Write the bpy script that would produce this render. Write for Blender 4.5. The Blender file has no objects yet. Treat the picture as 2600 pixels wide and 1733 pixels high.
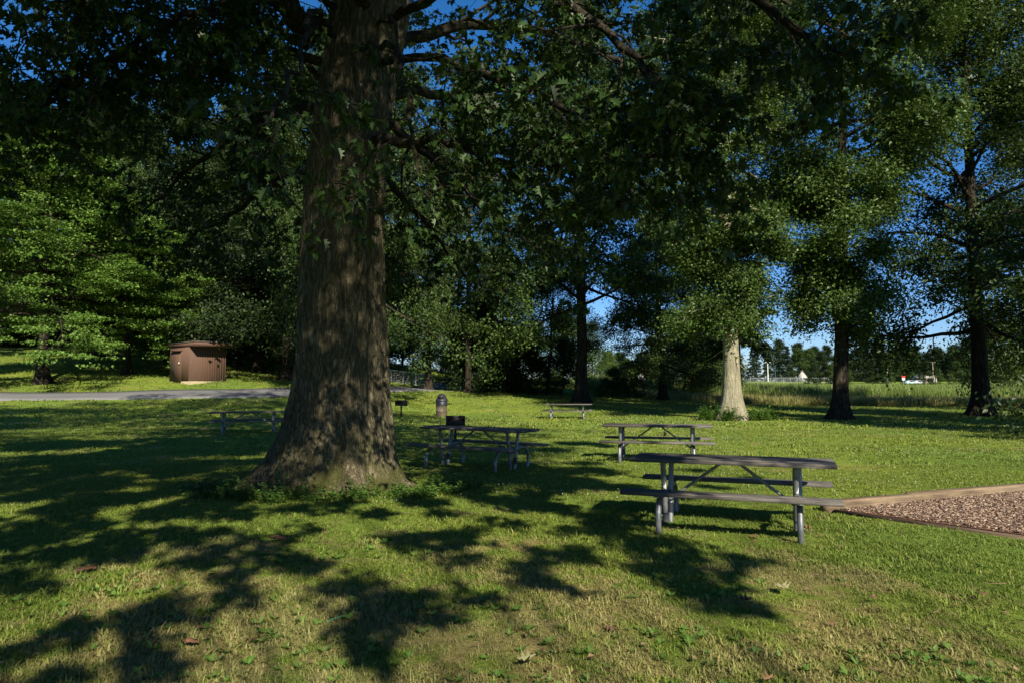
import bpy, math, random
import numpy as np
from mathutils import Vector, Matrix

C = bpy.context.scene.collection
SC = bpy.context.scene
PI = math.pi
R = math.radians

# ------------------------------------------------------------------ camera
F = 1733.0                      # focal length in photo pixels (photo 2600 wide)
TILT = R(3.9)
EYE = 1.55
cam = bpy.data.cameras.new('camera')
cam.lens, cam.sensor_width = 24.0, 36.0
cam.clip_start, cam.clip_end = 0.1, 6000
camo = bpy.data.objects.new('camera', cam)
camo.location = (0, 0, EYE)
camo.rotation_euler = (PI / 2 + TILT, 0, 0)
C.objects.link(camo)
SC.camera = camo


def at(px, py, Y):
    """world point seen at photo pixel (px, py) at distance Y ahead"""
    dx, dy = (px - 1300) / F, -(py - 866.5) / F
    d = (dx, math.cos(TILT) - dy * math.sin(TILT), math.sin(TILT) + dy * math.cos(TILT))
    return np.array([d[0] * Y / d[1], Y, EYE + d[2] * Y / d[1]])


def ax(px, Y):
    return (px - 1300) / F * Y


# ------------------------------------------------------------------ terrain
_ctl = [(0, 3, 0), (-3, 5, 0), (4, 5, 0), (0, 8, 0), (6, 8, 0), (-7, 8, 0), (4, 14, 0), (-2.7, 10.8, .06), (-10, 24, -.04),
        (10, 33, 0), (16, 33, 0), (26, 38, 0), (16, 22, 0), (0, 24, 0), (-8, 15, 0), (2, 37, 0), (-3.7, 37, .06), (-5.6, 34.6, .15),
        (-28, 36.5, .92), (-28, 40, 1.2), (-17, 42, 1.25), (-14.5, 46, 1.45), (-19, 47, 1.95), (-8, 53, 1.56), (-7, 57, 1.36),
        (-1, 55, 1.1), (3, 58, .95), (5, 50, .51), (12.7, 58, .55), (20, 64, .1), (40, 64, 0), (-22, 60, 3.1), (-32, 55, 3.6),
        (-45, 55, 3.6), (-59, 85, 7.3), (-30, 90, 7.0), (-5, 90, 3.2), (10, 110, 1.2), (40, 110, 0.2), (90, 110, .2), (-90, 120, 10),
        (-20, 30, .25), (-30, 28, .3), (-16, 20, 0), (30, 15, 0), (0, -20, 0), (-30, -20, 0), (30, -20, 0), (-60, 20, 1.0), (60, 40, 0),
        (0, 300, 4.5), (60, 300, 4.5), (150, 300, 4.5), (-100, 300, 12), (250, 260, 4), (0, 200, 2.2), (80, 200, 2.0),
        (0, 700, 8), (400, 700, 8), (-400, 500, 15), (0, -300, 0), (-400, 0, 4), (400, 0, 0), (0, 2500, 8), (1500, 2000, 8), (-1500, 2000, 8),
        (2500, 0, 4), (-2500, 0, 4), (0, -1000, 0)]
_cx = np.array([c[:2] for c in _ctl], float)
_cz = np.array([c[2] for c in _ctl], float)


def _ker(a, b):
    d2 = ((a[:, None, :] - b[None, :, :]) ** 2).sum(-1)
    return np.sqrt(d2 + 9.0)


_n = len(_ctl)
_A = np.zeros((_n + 1, _n + 1))
_A[:_n, :_n] = _ker(_cx, _cx) - np.eye(_n) * .25
_A[:_n, _n] = 1
_A[_n, :_n] = 1
_w = np.linalg.solve(_A, np.append(_cz, 0))


def gzv(x, y):
    p = np.stack([np.ravel(x), np.ravel(y)], -1).astype(float)
    out = np.empty(len(p))
    for i in range(0, len(p), 50000):
        out[i:i + 50000] = _ker(p[i:i + 50000], _cx) @ _w[:_n] + _w[_n]
    out += .015 * np.sin(p[:, 0] * .9 + 1.3) * np.sin(p[:, 1] * .8)
    return out


def gz(x, y):
    return float(gzv([x], [y])[0])


# ------------------------------------------------------------------ mesh helpers
class MB:
    def __init__(self):
        self.v, self.loops, self.sizes, self.n = [], [], [], 0

    def add(self, verts, faces):
        verts = np.asarray(verts, float).reshape(-1, 3)
        if isinstance(faces, np.ndarray):
            self.loops.append((faces + self.n).ravel())
            self.sizes.append(np.full(len(faces), faces.shape[1]))
        else:
            for f in faces:
                self.loops.append(np.asarray(f) + self.n)
                self.sizes.append(np.array([len(f)]))
        self.v.append(verts)
        self.n += len(verts)
        return self

    def mesh(self, name, mat=None, smooth=False):
        me = bpy.data.meshes.new(name)
        v = np.concatenate(self.v).astype(np.float32)
        lo = np.concatenate(self.loops).astype(np.int32)
        sz = np.concatenate(self.sizes).astype(np.int32)
        me.vertices.add(len(v)); me.vertices.foreach_set('co', v.ravel())
        me.loops.add(len(lo)); me.loops.foreach_set('vertex_index', lo)
        me.polygons.add(len(sz))
        st = np.zeros(len(sz), np.int32); st[1:] = np.cumsum(sz)[:-1]
        me.polygons.foreach_set('loop_start', st)
        if smooth:
            me.polygons.foreach_set('use_smooth', np.ones(len(sz), bool))
        me.update(calc_edges=True)
        if mat:
            me.materials.append(mat)
        if getattr(self, 'second', None):
            n0, m2 = self.second
            me.materials.append(m2)
            ix = np.zeros(len(sz), np.int32); ix[n0:] = 1
            me.polygons.foreach_set('material_index', ix)
        return me

    def mark(self, m2):
        """faces added from here on take a second material"""
        self.second = (int(sum(len(x) for x in self.sizes)), m2)

    def build(self, name, mat, parent=None, smooth=False):
        return put(self.mesh(name, mat, smooth), name, parent)


def put(me, name, parent=None, loc=None, rz=None):
    o = bpy.data.objects.new(name, me)
    C.objects.link(o)
    if parent is not None:
        o.parent = parent
    if loc is not None:
        o.location = loc
    if rz is not None:
        o.rotation_euler = (0, 0, rz)
    return o


def tag(o, label=None, cat=None, group=None, kind=None):
    if label: o['label'] = label
    if cat: o['category'] = cat
    if group: o['group'] = group
    if kind: o['kind'] = kind
    return o


def thing(name, label, cat, loc, rz=0, group=None, s=1.0):
    o = bpy.data.objects.new(name, None)
    o.empty_display_size = .2
    C.objects.link(o)
    o.location = tuple(float(c) for c in loc)
    o.rotation_euler = (0, 0, rz)
    o.scale = (s, s, s) if np.isscalar(s) else s
    return tag(o, label, cat, group)


def copy_tree(o, parent=None):
    c = o.copy(); C.objects.link(c)
    if parent is not None:
        c.parent = parent
    for ch in list(o.children):
        copy_tree(ch, c)
    return c


def rotz(v, a):
    c, s = math.cos(a), math.sin(a)
    v = np.asarray(v, float)
    return np.stack([v[..., 0] * c - v[..., 1] * s, v[..., 0] * s + v[..., 1] * c, v[..., 2]], -1)


def prism(mb, sec, a, b, axis='x', off=(0, 0, 0)):
    """extrude a closed 2-D section from a to b along an axis"""
    sec = np.asarray(sec, float)
    n = len(sec)
    out = []
    for t in (a, b):
        if axis == 'x':
            out.append(np.stack([np.full(n, t), sec[:, 0], sec[:, 1]], -1))
        elif axis == 'y':
            out.append(np.stack([sec[:, 0], np.full(n, t), sec[:, 1]], -1))
        else:
            out.append(np.stack([sec[:, 0], sec[:, 1], np.full(n, t)], -1))
    v = np.concatenate(out) + np.asarray(off, float)
    fs = [[i, (i + 1) % n, n + (i + 1) % n, n + i] for i in range(n)]
    fs += [list(range(n))[::-1], list(range(n, 2 * n))]
    mb.add(v, fs)


def rect(cy, cz, wy, wz, ch=.004):
    y0, y1, z0, z1 = cy - wy / 2, cy + wy / 2, cz - wz / 2, cz + wz / 2
    return [(y0 + ch, z0), (y1 - ch, z0), (y1, z0 + ch), (y1, z1 - ch), (y1 - ch, z1), (y0 + ch, z1), (y0, z1 - ch), (y0, z0 + ch)]


def box(mb, c, s, ch=.004, rz=0.0):
    """chamfered box, centre c, size s"""
    t = MB()
    prism(t, rect(0, 0, s[1], s[2], ch), -s[0] / 2, s[0] / 2)
    v = rotz(np.concatenate(t.v), rz) + np.asarray(c, float)
    mb.add(v, [l for l in t.loops])


def frames(pts):
    pts = np.asarray(pts, float)
    tan = np.gradient(pts, axis=0)
    tan /= np.linalg.norm(tan, axis=1, keepdims=True) + 1e-9
    up = np.array([0, 0, 1.0]) if abs(tan[0][2]) < .9 else np.array([1.0, 0, 0])
    u = np.cross(up, tan[0]); u /= np.linalg.norm(u)
    us = [u]
    for i in range(1, len(pts)):
        u = us[-1] - tan[i] * np.dot(us[-1], tan[i])
        u /= np.linalg.norm(u) + 1e-9
        us.append(u)
    us = np.array(us)
    return tan, us, np.cross(tan, us)


def tube(mb, pts, rad, sides=8, lobes=None, caps=True):
    pts = np.asarray(pts, float)
    rad = np.full(len(pts), rad) if np.isscalar(rad) else np.asarray(rad, float)
    _, u, w = frames(pts)
    th = np.linspace(0, 2 * PI, sides, endpoint=False)
    r = rad[:, None] * np.ones(sides)[None, :]
    if lobes is not None:
        r = r * lobes(pts, th)
    v = pts[:, None, :] + r[..., None] * (np.cos(th)[None, :, None] * u[:, None, :] + np.sin(th)[None, :, None] * w[:, None, :])
    n = len(pts)
    i = np.arange(n - 1)[:, None] * sides
    j = np.arange(sides)[None, :]
    k = (j + 1) % sides
    f = np.stack([i + j, i + k, i + sides + k, i + sides + j], -1).reshape(-1, 4)
    mb.add(v.reshape(-1, 3), f)
    if caps:
        mb.add(v[0], [list(range(sides))[::-1]])
        mb.add(v[-1], [list(range(sides))])


def smooth_path(ctrl, n):
    """Catmull-Rom through control points"""
    P = np.asarray(ctrl, float)
    P = np.vstack([2 * P[0] - P[1], P, 2 * P[-1] - P[-2]])
    m = len(P) - 3
    out = []
    for t in np.linspace(0, m - 1e-6, n):
        i = int(t); s = t - i
        a, b, c, d = P[i:i + 4]
        out.append(.5 * ((2 * b) + (c - a) * s + (2 * a - 5 * b + 4 * c - d) * s * s + (3 * b - a - 3 * c + d) * s ** 3))
    return np.array(out)


def lathe(mb, prof, sides=24):
    prof = np.asarray(prof, float)
    th = np.linspace(0, 2 * PI, sides, endpoint=False)
    v = np.stack([prof[:, 0][:, None] * np.cos(th), prof[:, 0][:, None] * np.sin(th), prof[:, 1][:, None] * np.ones(sides)], -1)
    n = len(prof)
    i = np.arange(n - 1)[:, None] * sides
    j = np.arange(sides)[None, :]
    k = (j + 1) % sides
    mb.add(v.reshape(-1, 3), np.stack([i + j, i + k, i + sides + k, i + sides + j], -1).reshape(-1, 4))
    mb.add(v[0], [list(range(sides))[::-1]])
    mb.add(v[-1], [list(range(sides))])


# ------------------------------------------------------------------ materials
def mat(name):
    m = bpy.data.materials.new(name)
    m.use_nodes = True
    nt = m.node_tree
    nt.nodes.clear()
    out = nt.nodes.new('ShaderNodeOutputMaterial')
    return m, nt, out


def N(nt, typ, **kw):
    n = nt.nodes.new(typ)
    for k, v in kw.items():
        if k in n.inputs:
            n.inputs[k].default_value = v
        else:
            setattr(n, k, v)
    return n


def L(nt, a, b):
    nt.links.new(a, b)


def ramp(nt, fac, stops):
    r = nt.nodes.new('ShaderNodeValToRGB')
    e = r.color_ramp.elements
    while len(e) < len(stops):
        e.new(.5)
    for el, (p, c) in zip(e, stops):
        el.position = p
        el.color = (*c, 1)
    L(nt, fac, r.inputs[0])
    return r.outputs[0]


def mixc(nt, fac, a, b, mode='MIX'):
    m = nt.nodes.new('ShaderNodeMix')
    m.data_type = 'RGBA'; m.blend_type = mode
    for idx, x in ((0, fac), (6, a), (7, b)):
        if isinstance(x, bpy.types.NodeSocket):
            L(nt, x, m.inputs[idx])
        else:
            m.inputs[idx].default_value = x if idx == 0 else (*x, 1)
    return m.outputs[2]


def noise(nt, vec, scale, detail=4, rough=.55, dist=0.0):
    n = N(nt, 'ShaderNodeTexNoise', Scale=scale, Detail=detail, Roughness=rough, Distortion=dist)
    if vec is not None:
        L(nt, vec, n.inputs['Vector'])
    return n.outputs['Fac']


def mapping(nt, vec, scale):
    m = N(nt, 'ShaderNodeMapping')
    m.inputs['Scale'].default_value = scale
    L(nt, vec, m.inputs['Vector'])
    return m.outputs[0]


def leaf_mat(name, c0, c1, c2, trans=.22, rough=.5, spec=.3):
    m, nt, out = mat(name)
    g = N(nt, 'ShaderNodeNewGeometry')
    oi = N(nt, 'ShaderNodeObjectInfo')
    col = ramp(nt, g.outputs['Random Per Island'], [(0, c0), (.55, c1), (1, c2)])
    hsv = N(nt, 'ShaderNodeHueSaturation')
    mr = N(nt, 'ShaderNodeMapRange')
    L(nt, oi.outputs['Random'], mr.inputs[0])
    mr.inputs[3].default_value, mr.inputs[4].default_value = .85, 1.15
    L(nt, mr.outputs[0], hsv.inputs['Value'])
    L(nt, col, hsv.inputs['Color'])
    p = N(nt, 'ShaderNodeBsdfPrincipled', Roughness=rough)
    p.inputs['Specular IOR Level'].default_value = spec
    L(nt, hsv.outputs[0], p.inputs['Base Color'])
    t = N(nt, 'ShaderNodeBsdfTranslucent')
    tc = mixc(nt, .5, hsv.outputs[0], (.12, .18, .015))
    L(nt, tc, t.inputs['Color'])
    mx = N(nt, 'ShaderNodeMixShader')
    mx.inputs[0].default_value = trans
    L(nt, p.outputs[0], mx.inputs[1]); L(nt, t.outputs[0], mx.inputs[2])
    L(nt, mx.outputs[0], out.inputs[0])
    return m


def bark_mat(name, c_dark, c_mid, c_light, scale=9.0, moss=None, bump=.9, stretch=.22, crack=.7):
    m, nt, out = mat(name)
    tc = N(nt, 'ShaderNodeTexCoord')
    v = mapping(nt, tc.outputs['Object'], (1, 1, stretch))
    nz = noise(nt, v, scale, 6, .65, .6)
    vo = N(nt, 'ShaderNodeTexVoronoi', Scale=scale * 1.3)
    vo.feature = 'DISTANCE_TO_EDGE'
    wv = mixc(nt, .12, v, N(nt, 'ShaderNodeTexNoise', Scale=scale * .8).outputs['Color'], 'ADD')
    L(nt, wv, vo.inputs['Vector'])
    big = noise(nt, tc.outputs['Object'], 1.1, 3)
    ed = ramp(nt, vo.outputs['Distance'], [(0, (.12, .12, .12)), (.13, (1, 1, 1))])
    fi = noise(nt, mapping(nt, tc.outputs['Object'], (1, 1, stretch * .55)), scale * .8, 3, .55, .8)
    fis = ramp(nt, fi, [(.40, (1, 1, 1)), (.475, (.15, .15, .15)), (.525, (.15, .15, .15)), (.6, (1, 1, 1))])
    h = mixc(nt, crack * .5, nz, ed, 'MULTIPLY')
    h = mixc(nt, crack, h, fis, 'MULTIPLY')
    col = ramp(nt, h, [(.08, c_dark), (.42, c_mid), (.8, c_light)])
    col = mixc(nt, .35, col, ramp(nt, big, [(.3, (.6, .6, .6)), (.7, (1.15, 1.12, 1.05))]), 'MULTIPLY')
    if moss is not None:
        sep = N(nt, 'ShaderNodeSeparateXYZ'); L(nt, tc.outputs['Object'], sep.inputs[0])
        mr = N(nt, 'ShaderNodeMapRange')
        L(nt, sep.outputs[2], mr.inputs[0])
        mr.inputs[1].default_value, mr.inputs[2].default_value = 1.0, .05
        f = N(nt, 'ShaderNodeMath', operation='MULTIPLY')
        L(nt, mr.outputs[0], f.inputs[0])
        L(nt, ramp(nt, noise(nt, tc.outputs['Object'], 3.0, 5), [(.42, (0, 0, 0)), (.62, (1, 1, 1))]), f.inputs[1])
        col = mixc(nt, f.outputs[0], col, moss)
    p = N(nt, 'ShaderNodeBsdfPrincipled', Roughness=.95)
    p.inputs['Specular IOR Level'].default_value = .1
    L(nt, col, p.inputs['Base Color'])
    b = N(nt, 'ShaderNodeBump', Strength=bump, Distance=.05)
    L(nt, h, b.inputs['Height'])
    L(nt, b.outputs[0], p.inputs['Normal'])
    L(nt, p.outputs[0], out.inputs[0])
    return m


def plain_mat(name, c, rough=.6, metal=0.0, var=.25, scale=12.0, bump=.1, stretch=(1, 1, 1)):
    m, nt, out = mat(name)
    tc = N(nt, 'ShaderNodeTexCoord')
    nz = noise(nt, mapping(nt, tc.outputs['Object'], stretch), scale, 5, .6)
    lo = tuple(x * (1 - var) for x in c); hi = tuple(min(1, x * (1 + var)) for x in c)
    p = N(nt, 'ShaderNodeBsdfPrincipled', Roughness=rough, Metallic=metal)
    L(nt, ramp(nt, nz, [(.3, lo), (.7, hi)]), p.inputs['Base Color'])
    if bump:
        b = N(nt, 'ShaderNodeBump', Strength=bump, Distance=.01)
        L(nt, nz, b.inputs['Height']); L(nt, b.outputs[0], p.inputs['Normal'])
    L(nt, p.outputs[0], out.inputs[0])
    return m


def wood_mat(name, c0, c1, c2, axis=0, scale=5.0, bump=.5):
    m, nt, out = mat(name)
    tc = N(nt, 'ShaderNodeTexCoord')
    st = [9, 9, 9]; st[axis] = .5
    v = mapping(nt, tc.outputs['Object'], st)
    nz = noise(nt, v, scale, 6, .65, .3)
    blot = noise(nt, tc.outputs['Object'], 2.2, 4)
    g = N(nt, 'ShaderNodeNewGeometry')
    col = ramp(nt, nz, [(.28, c0), (.5, c1), (.74, c2)])
    col = mixc(nt, .8, col, ramp(nt, blot, [(.3, (.55, .5, .48)), (.65, (1.1, 1.08, 1.02))]), 'MULTIPLY')
    col = mixc(nt, .5, col, ramp(nt, g.outputs['Random Per Island'], [(0, (.65, .65, .68)), (1, (1.15, 1.1, 1.05))]), 'MULTIPLY')
    p = N(nt, 'ShaderNodeBsdfPrincipled', Roughness=.85)
    p.inputs['Specular IOR Level'].default_value = .25
    L(nt, col, p.inputs['Base Color'])
    b = N(nt, 'ShaderNodeBump', Strength=bump, Distance=.006)
    L(nt, nz, b.inputs['Height']); L(nt, b.outputs[0], p.inputs['Normal'])
    L(nt, p.outputs[0], out.inputs[0])
    return m


def dry_mask(nt):
    """where the lawn is dry: world-space patches, drier around the worn middle of the near lawn"""
    g = N(nt, 'ShaderNodeNewGeometry')
    pos = g.outputs['Position']
    a = noise(nt, pos, .55, 4, .6)
    b = noise(nt, pos, 3.6, 5, .7)
    s = N(nt, 'ShaderNodeMath', operation='ADD'); L(nt, a, s.inputs[0])
    b2 = N(nt, 'ShaderNodeMath', operation='MULTIPLY'); L(nt, b, b2.inputs[0]); b2.inputs[1].default_value = .75
    L(nt, b2.outputs[0], s.inputs[1])
    d = N(nt, 'ShaderNodeVectorMath', operation='DISTANCE')
    L(nt, pos, d.inputs[0]); d.inputs[1].default_value = (-.4, 3.6, 0)
    mr = N(nt, 'ShaderNodeMapRange')
    L(nt, d.outputs['Value'], mr.inputs[0])
    mr.inputs[1].default_value, mr.inputs[2].default_value = .8, 5.0
    mr.inputs[3].default_value, mr.inputs[4].default_value = .16, -.08
    s2 = N(nt, 'ShaderNodeMath', operation='ADD'); L(nt, s.outputs[0], s2.inputs[0]); L(nt, mr.outputs[0], s2.inputs[1])
    r = ramp(nt, s2.outputs[0], [(.88, (0, 0, 0)), (1.06, (1, 1, 1))])
    return r, pos, b


def grass_mat(name='grass_blades'):
    m, nt, out = mat(name)
    dry, pos, b = dry_mask(nt)
    g = N(nt, 'ShaderNodeNewGeometry')
    oi = N(nt, 'ShaderNodeObjectInfo')
    rnd = g.outputs['Random Per Island']
    green = ramp(nt, rnd, [(0, (.098, .165, .022)), (.5, (.172, .25, .036)), (.86, (.255, .315, .062)), (1, (.42, .36, .15))])
    straw = ramp(nt, rnd, [(0, (.3, .26, .11)), (.55, (.46, .36, .19)), (1, (.17, .24, .045))])
    f = N(nt, 'ShaderNodeMath', operation='MULTIPLY'); L(nt, dry, f.inputs[0]); f.inputs[1].default_value = .75
    col = mixc(nt, f.outputs[0], green, straw)
    med = noise(nt, pos, .23, 3)
    col = mixc(nt, .6, col, ramp(nt, med, [(.35, (.8, .88, .85)), (.65, (1.18, 1.1, .95))]), 'MULTIPLY')
    p = N(nt, 'ShaderNodeBsdfPrincipled', Roughness=.55)
    p.inputs['Specular IOR Level'].default_value = .25
    L(nt, col, p.inputs['Base Color'])
    t = N(nt, 'ShaderNodeBsdfTranslucent'); L(nt, col, t.inputs['Color'])
    mx = N(nt, 'ShaderNodeMixShader'); mx.inputs[0].default_value = .38
    L(nt, p.outputs[0], mx.inputs[1]); L(nt, t.outputs[0], mx.inputs[2])
    L(nt, mx.outputs[0], out.inputs[0])
    return m


def ground_mat():
    m, nt, out = mat('lawn_ground')
    dry, pos, b = dry_mask(nt)
    fine = noise(nt, pos, 38, 5, .7)
    mid = noise(nt, pos, 6, 5, .65)
    green = ramp(nt, fine, [(.3, (.065, .105, .016)), (.5, (.145, .212, .032)), (.72, (.235, .295, .058))])
    soil = ramp(nt, mid, [(.3, (.14, .105, .055)), (.7, (.32, .235, .125))])
    f = N(nt, 'ShaderNodeMath', operation='MULTIPLY'); L(nt, dry, f.inputs[0]); f.inputs[1].default_value = .7
    col = mixc(nt, f.outputs[0], green, soil)
    med = noise(nt, pos, .23, 3)
    col = mixc(nt, .7, col, ramp(nt, med, [(.35, (.75, .85, .8)), (.65, (1.3, 1.12, .95))]), 'MULTIPLY')
    p = N(nt, 'ShaderNodeBsdfPrincipled', Roughness=.95)
    p.inputs['Specular IOR Level'].default_value = .1
    L(nt, col, p.inputs['Base Color'])
    bp = N(nt, 'ShaderNodeBump', Strength=.8, Distance=.03)
    L(nt, fine, bp.inputs['Height']); L(nt, bp.outputs[0], p.inputs['Normal'])
    L(nt, p.outputs[0], out.inputs[0])
    return m


M = {}
M['ground'] = ground_mat()
M['grass'] = grass_mat()
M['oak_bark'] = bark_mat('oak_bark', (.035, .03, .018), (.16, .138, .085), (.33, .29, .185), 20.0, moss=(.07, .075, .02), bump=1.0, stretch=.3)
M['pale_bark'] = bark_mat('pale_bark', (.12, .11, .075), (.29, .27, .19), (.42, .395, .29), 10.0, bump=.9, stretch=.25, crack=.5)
M['limb_bark'] = bark_mat('limb_bark', (.014, .012, .009), (.045, .039, .028), (.09, .078, .056), 9.0, stretch=1.0, bump=.5)  # oak bark darkened for the limbs: canopy shade put into the colour
M['dark_bark'] = bark_mat('dark_bark', (.013, .011, .008), (.045, .038, .028), (.09, .077, .057), 9.0)
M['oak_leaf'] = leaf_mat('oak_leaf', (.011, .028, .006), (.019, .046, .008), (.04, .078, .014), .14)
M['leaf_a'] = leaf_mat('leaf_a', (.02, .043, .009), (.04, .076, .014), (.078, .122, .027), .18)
M['leaf_b'] = leaf_mat('leaf_b', (.034, .070, .013), (.06, .112, .02), (.105, .165, .037), .2, rough=.45, spec=.35)
M['leaf_maple'] = leaf_mat('leaf_maple', (.05, .105, .014), (.088, .168, .024), (.135, .22, .04), .22)
M['leaf_dark'] = leaf_mat('leaf_dark', (.01, .024, .007), (.018, .038, .009), (.035, .06, .014), .15)  # shade of wood and hedge put into the leaf colour; also dark far trees
M['leaf_bright'] = leaf_mat('leaf_bright', (.05, .085, .016), (.085, .135, .024), (.13, .185, .04), .25)
M['needles'] = leaf_mat('needles', (.012, .028, .012), (.02, .042, .018), (.034, .06, .025), .08)
M['reed'] = leaf_mat('reed', (.13, .2, .04), (.2, .28, .06), (.28, .34, .1), .4)
M['straw'] = leaf_mat('straw', (.15, .2, .045), (.28, .27, .09), (.44, .36, .15), .4)
M['weed'] = leaf_mat('weed', (.045, .105, .016), (.08, .16, .026), (.13, .22, .042), .25)
M['table_wood'] = wood_mat('table_wood', (.04, .038, .036), (.12, .114, .105), (.26, .245, .22))
M['timber'] = wood_mat('timber', (.085, .065, .045), (.19, .145, .095), (.33, .26, .175), 0, 4.0)
M['timber_dark'] = wood_mat('timber_dark', (.04, .03, .02), (.09, .065, .045), (.16, .12, .08), 0, 4.0)
M['galv'] = plain_mat('galvanised_pipe', (.2, .21, .22), .5, .5, .35, 8.0, .05)
M['iron'] = plain_mat('black_iron', (.02, .019, .018), .6, .5, .5, 14)
M['rust'] = plain_mat('grill_inside', (.055, .04, .03), .8, .2, .5, 20)
M['can_beige'] = plain_mat('beige_can', (.15, .115, .072), .6, 0, .2, 6)
M['can_dark'] = plain_mat('dark_can_lid', (.018, .02, .028), .5, 0, .3, 6, .02)
M['sticker'] = plain_mat('peeling_sticker', (.6, .6, .58), .6, 0, .2, 30)
M['tape'] = plain_mat('dark_tape', (.015, .018, .03), .5)
M['bark_piece'] = plain_mat('bark_piece', (.13, .06, .03), .9, 0, .5, 25, .5)
M['dead_leaf'] = plain_mat('dead_leaf', (.22, .13, .06), .85, 0, .4, 30)
M['litter'] = leaf_mat('litter', (.06, .035, .02), (.17, .1, .05), (.3, .22, .12), .1)
M['pale_leaf'] = plain_mat('pale_leaf', (.3, .29, .14), .8, 0, .3, 30)
M['green_straw'] = plain_mat('green_straw', (.01, .28, .12), .35)
M['cream'] = plain_mat('cream_wall', (.4, .38, .34), .7, 0, .1, 3, 0)
M['white'] = plain_mat('white_paint', (.7, .7, .68), .55, 0, .06, 3, 0)
M['flower'] = plain_mat('clover_white', (.42, .43, .33), .8, 0, .15, 40, 0)
M['concrete'] = plain_mat('concrete', (.3, .25, .15), .9, 0, .2, 8)
M['roof_felt'] = plain_mat('roof_felt', (.09, .075, .06), .95, 0, .4, 8)
M['brick'] = plain_mat('red_brick', (.28, .1, .06), .85, 0, .2, 10)
M['glass'] = plain_mat('dark_glass', (.03, .04, .05), .1, 0, .1, 2, 0)
M['silver'] = plain_mat('silver_paint', (.5, .52, .55), .3, .3, .05, 3, 0)
M['red'] = plain_mat('red_paint', (.45, .03, .02), .4, 0, .1, 3, 0)
M['teal'] = plain_mat('pale_teal_paint', (.4, .55, .55), .3, .2, .05, 3, 0)
M['rubber'] = plain_mat('tyre_rubber', (.02, .02, .02), .8)
M['pole_wood'] = plain_mat('pole_wood', (.3, .25, .2), .85)


def siding_mat():
    m, nt, out = mat('brown_siding')
    tc = N(nt, 'ShaderNodeTexCoord')
    nz = noise(nt, mapping(nt, tc.outputs['Object'], (8, 8, .6)), 3, 5)
    p = N(nt, 'ShaderNodeBsdfPrincipled', Roughness=.8)
    L(nt, ramp(nt, nz, [(.3, (.07, .036, .023)), (.7, (.112, .06, .038))]), p.inputs['Base Color'])
    L(nt, p.outputs[0], out.inputs[0])
    return m


M['siding'] = siding_mat()


def asphalt_mat():
    m, nt, out = mat('asphalt')
    g = N(nt, 'ShaderNodeNewGeometry')
    nz = noise(nt, g.outputs['Position'], 30, 5, .7)
    bg = noise(nt, g.outputs['Position'], .6, 4)
    p = N(nt, 'ShaderNodeBsdfPrincipled', Roughness=.9)
    c = mixc(nt, .5, ramp(nt, nz, [(.3, (.11, .11, .11)), (.7, (.18, .18, .175))]), ramp(nt, bg, [(.3, (.7, .7, .7)), (.7, (1.2, 1.2, 1.2))]), 'MULTIPLY')
    L(nt, c, p.inputs['Base Color']); L(nt, p.outputs[0], out.inputs[0])
    return m


M['asphalt'] = asphalt_mat()


def chip_mat():
    m, nt, out = mat('wood_chips')
    g = N(nt, 'ShaderNodeNewGeometry')
    p = N(nt, 'ShaderNodeBsdfPrincipled', Roughness=.9)
    L(nt, ramp(nt, g.outputs['Random Per Island'], [(0, (.04, .024, .017)), (.3, (.14, .088, .06)), (.7, (.27, .185, .13)), (1, (.44, .34, .25))]), p.inputs['Base Color'])
    L(nt, p.outputs[0], out.inputs[0])
    return m


M['chips'] = chip_mat()

SUN_AZ, SUN_EL = R(-71), R(35)         # direction to the sun: behind the viewer, a little to the right
SD = np.array([math.cos(SUN_AZ) * math.cos(SUN_EL), math.sin(SUN_AZ) * math.cos(SUN_EL), math.sin(SUN_EL)])

# ------------------------------------------------------------------ leaves
OAK_HALF = np.array([(0, 0), (.06, .14), (.25, .16), (.12, .32), (.40, .47), (.15, .56), (.36, .76), (.12, .78), (0, 1.0)])
_l = np.concatenate([OAK_HALF[:, :1], OAK_HALF[:, 1:], np.zeros((9, 1))], 1)
_l[:, 2] = np.abs(_l[:, 0]) * .25 - .22 * _l[:, 1] ** 2
OAK_T = np.vstack([_l, _l * np.array([-1, 1, 1])])
OAK_F = [list(range(9)), list(range(17, 8, -1))]
DIA_T = np.array([(0, 0, 0), (.3, .5, .07), (0, 1, -.12), (-.3, .5, .07)])
DIA_F = [[0, 1, 2], [0, 2, 3]]
STAR_T = np.array([(0, 0, 0), (.42, .38, .05), (.16, .5, .03), (0, 1, -.12), (-.16, .5, .03), (-.42, .38, .05)])
STAR_F = [[0, 1, 2], [0, 2, 3], [0, 3, 4], [0, 4, 5]]


def unit(a):
    return a / (np.linalg.norm(a, axis=-1, keepdims=True) + 1e-9)


def leaves(mb, P, D, Nn, S, T=DIA_T, Fc=DIA_F):
    D = unit(D)
    X = unit(np.cross(D, Nn))
    Z = np.cross(X, D)
    k = len(T)
    v = P[:, None, :] + S[:, None, None] * (T[None, :, 0:1] * X[:, None, :] + T[None, :, 1:2] * D[:, None, :] + T[None, :, 2:3] * Z[:, None, :])
    n = len(P)
    base = (np.arange(n) * k)[:, None]
    bySize = {}
    for f in Fc:
        bySize.setdefault(len(f), []).append(f)
    first = True
    for sz, fs in bySize.items():
        fa = np.concatenate([base + np.asarray(f)[None, :] for f in fs])
        if first:
            mb.add(v.reshape(-1, 3), fa)
            first = False
        else:
            mb.loops.append((fa + mb.n - n * k).ravel()); mb.sizes.append(np.full(len(fa), sz))


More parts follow.
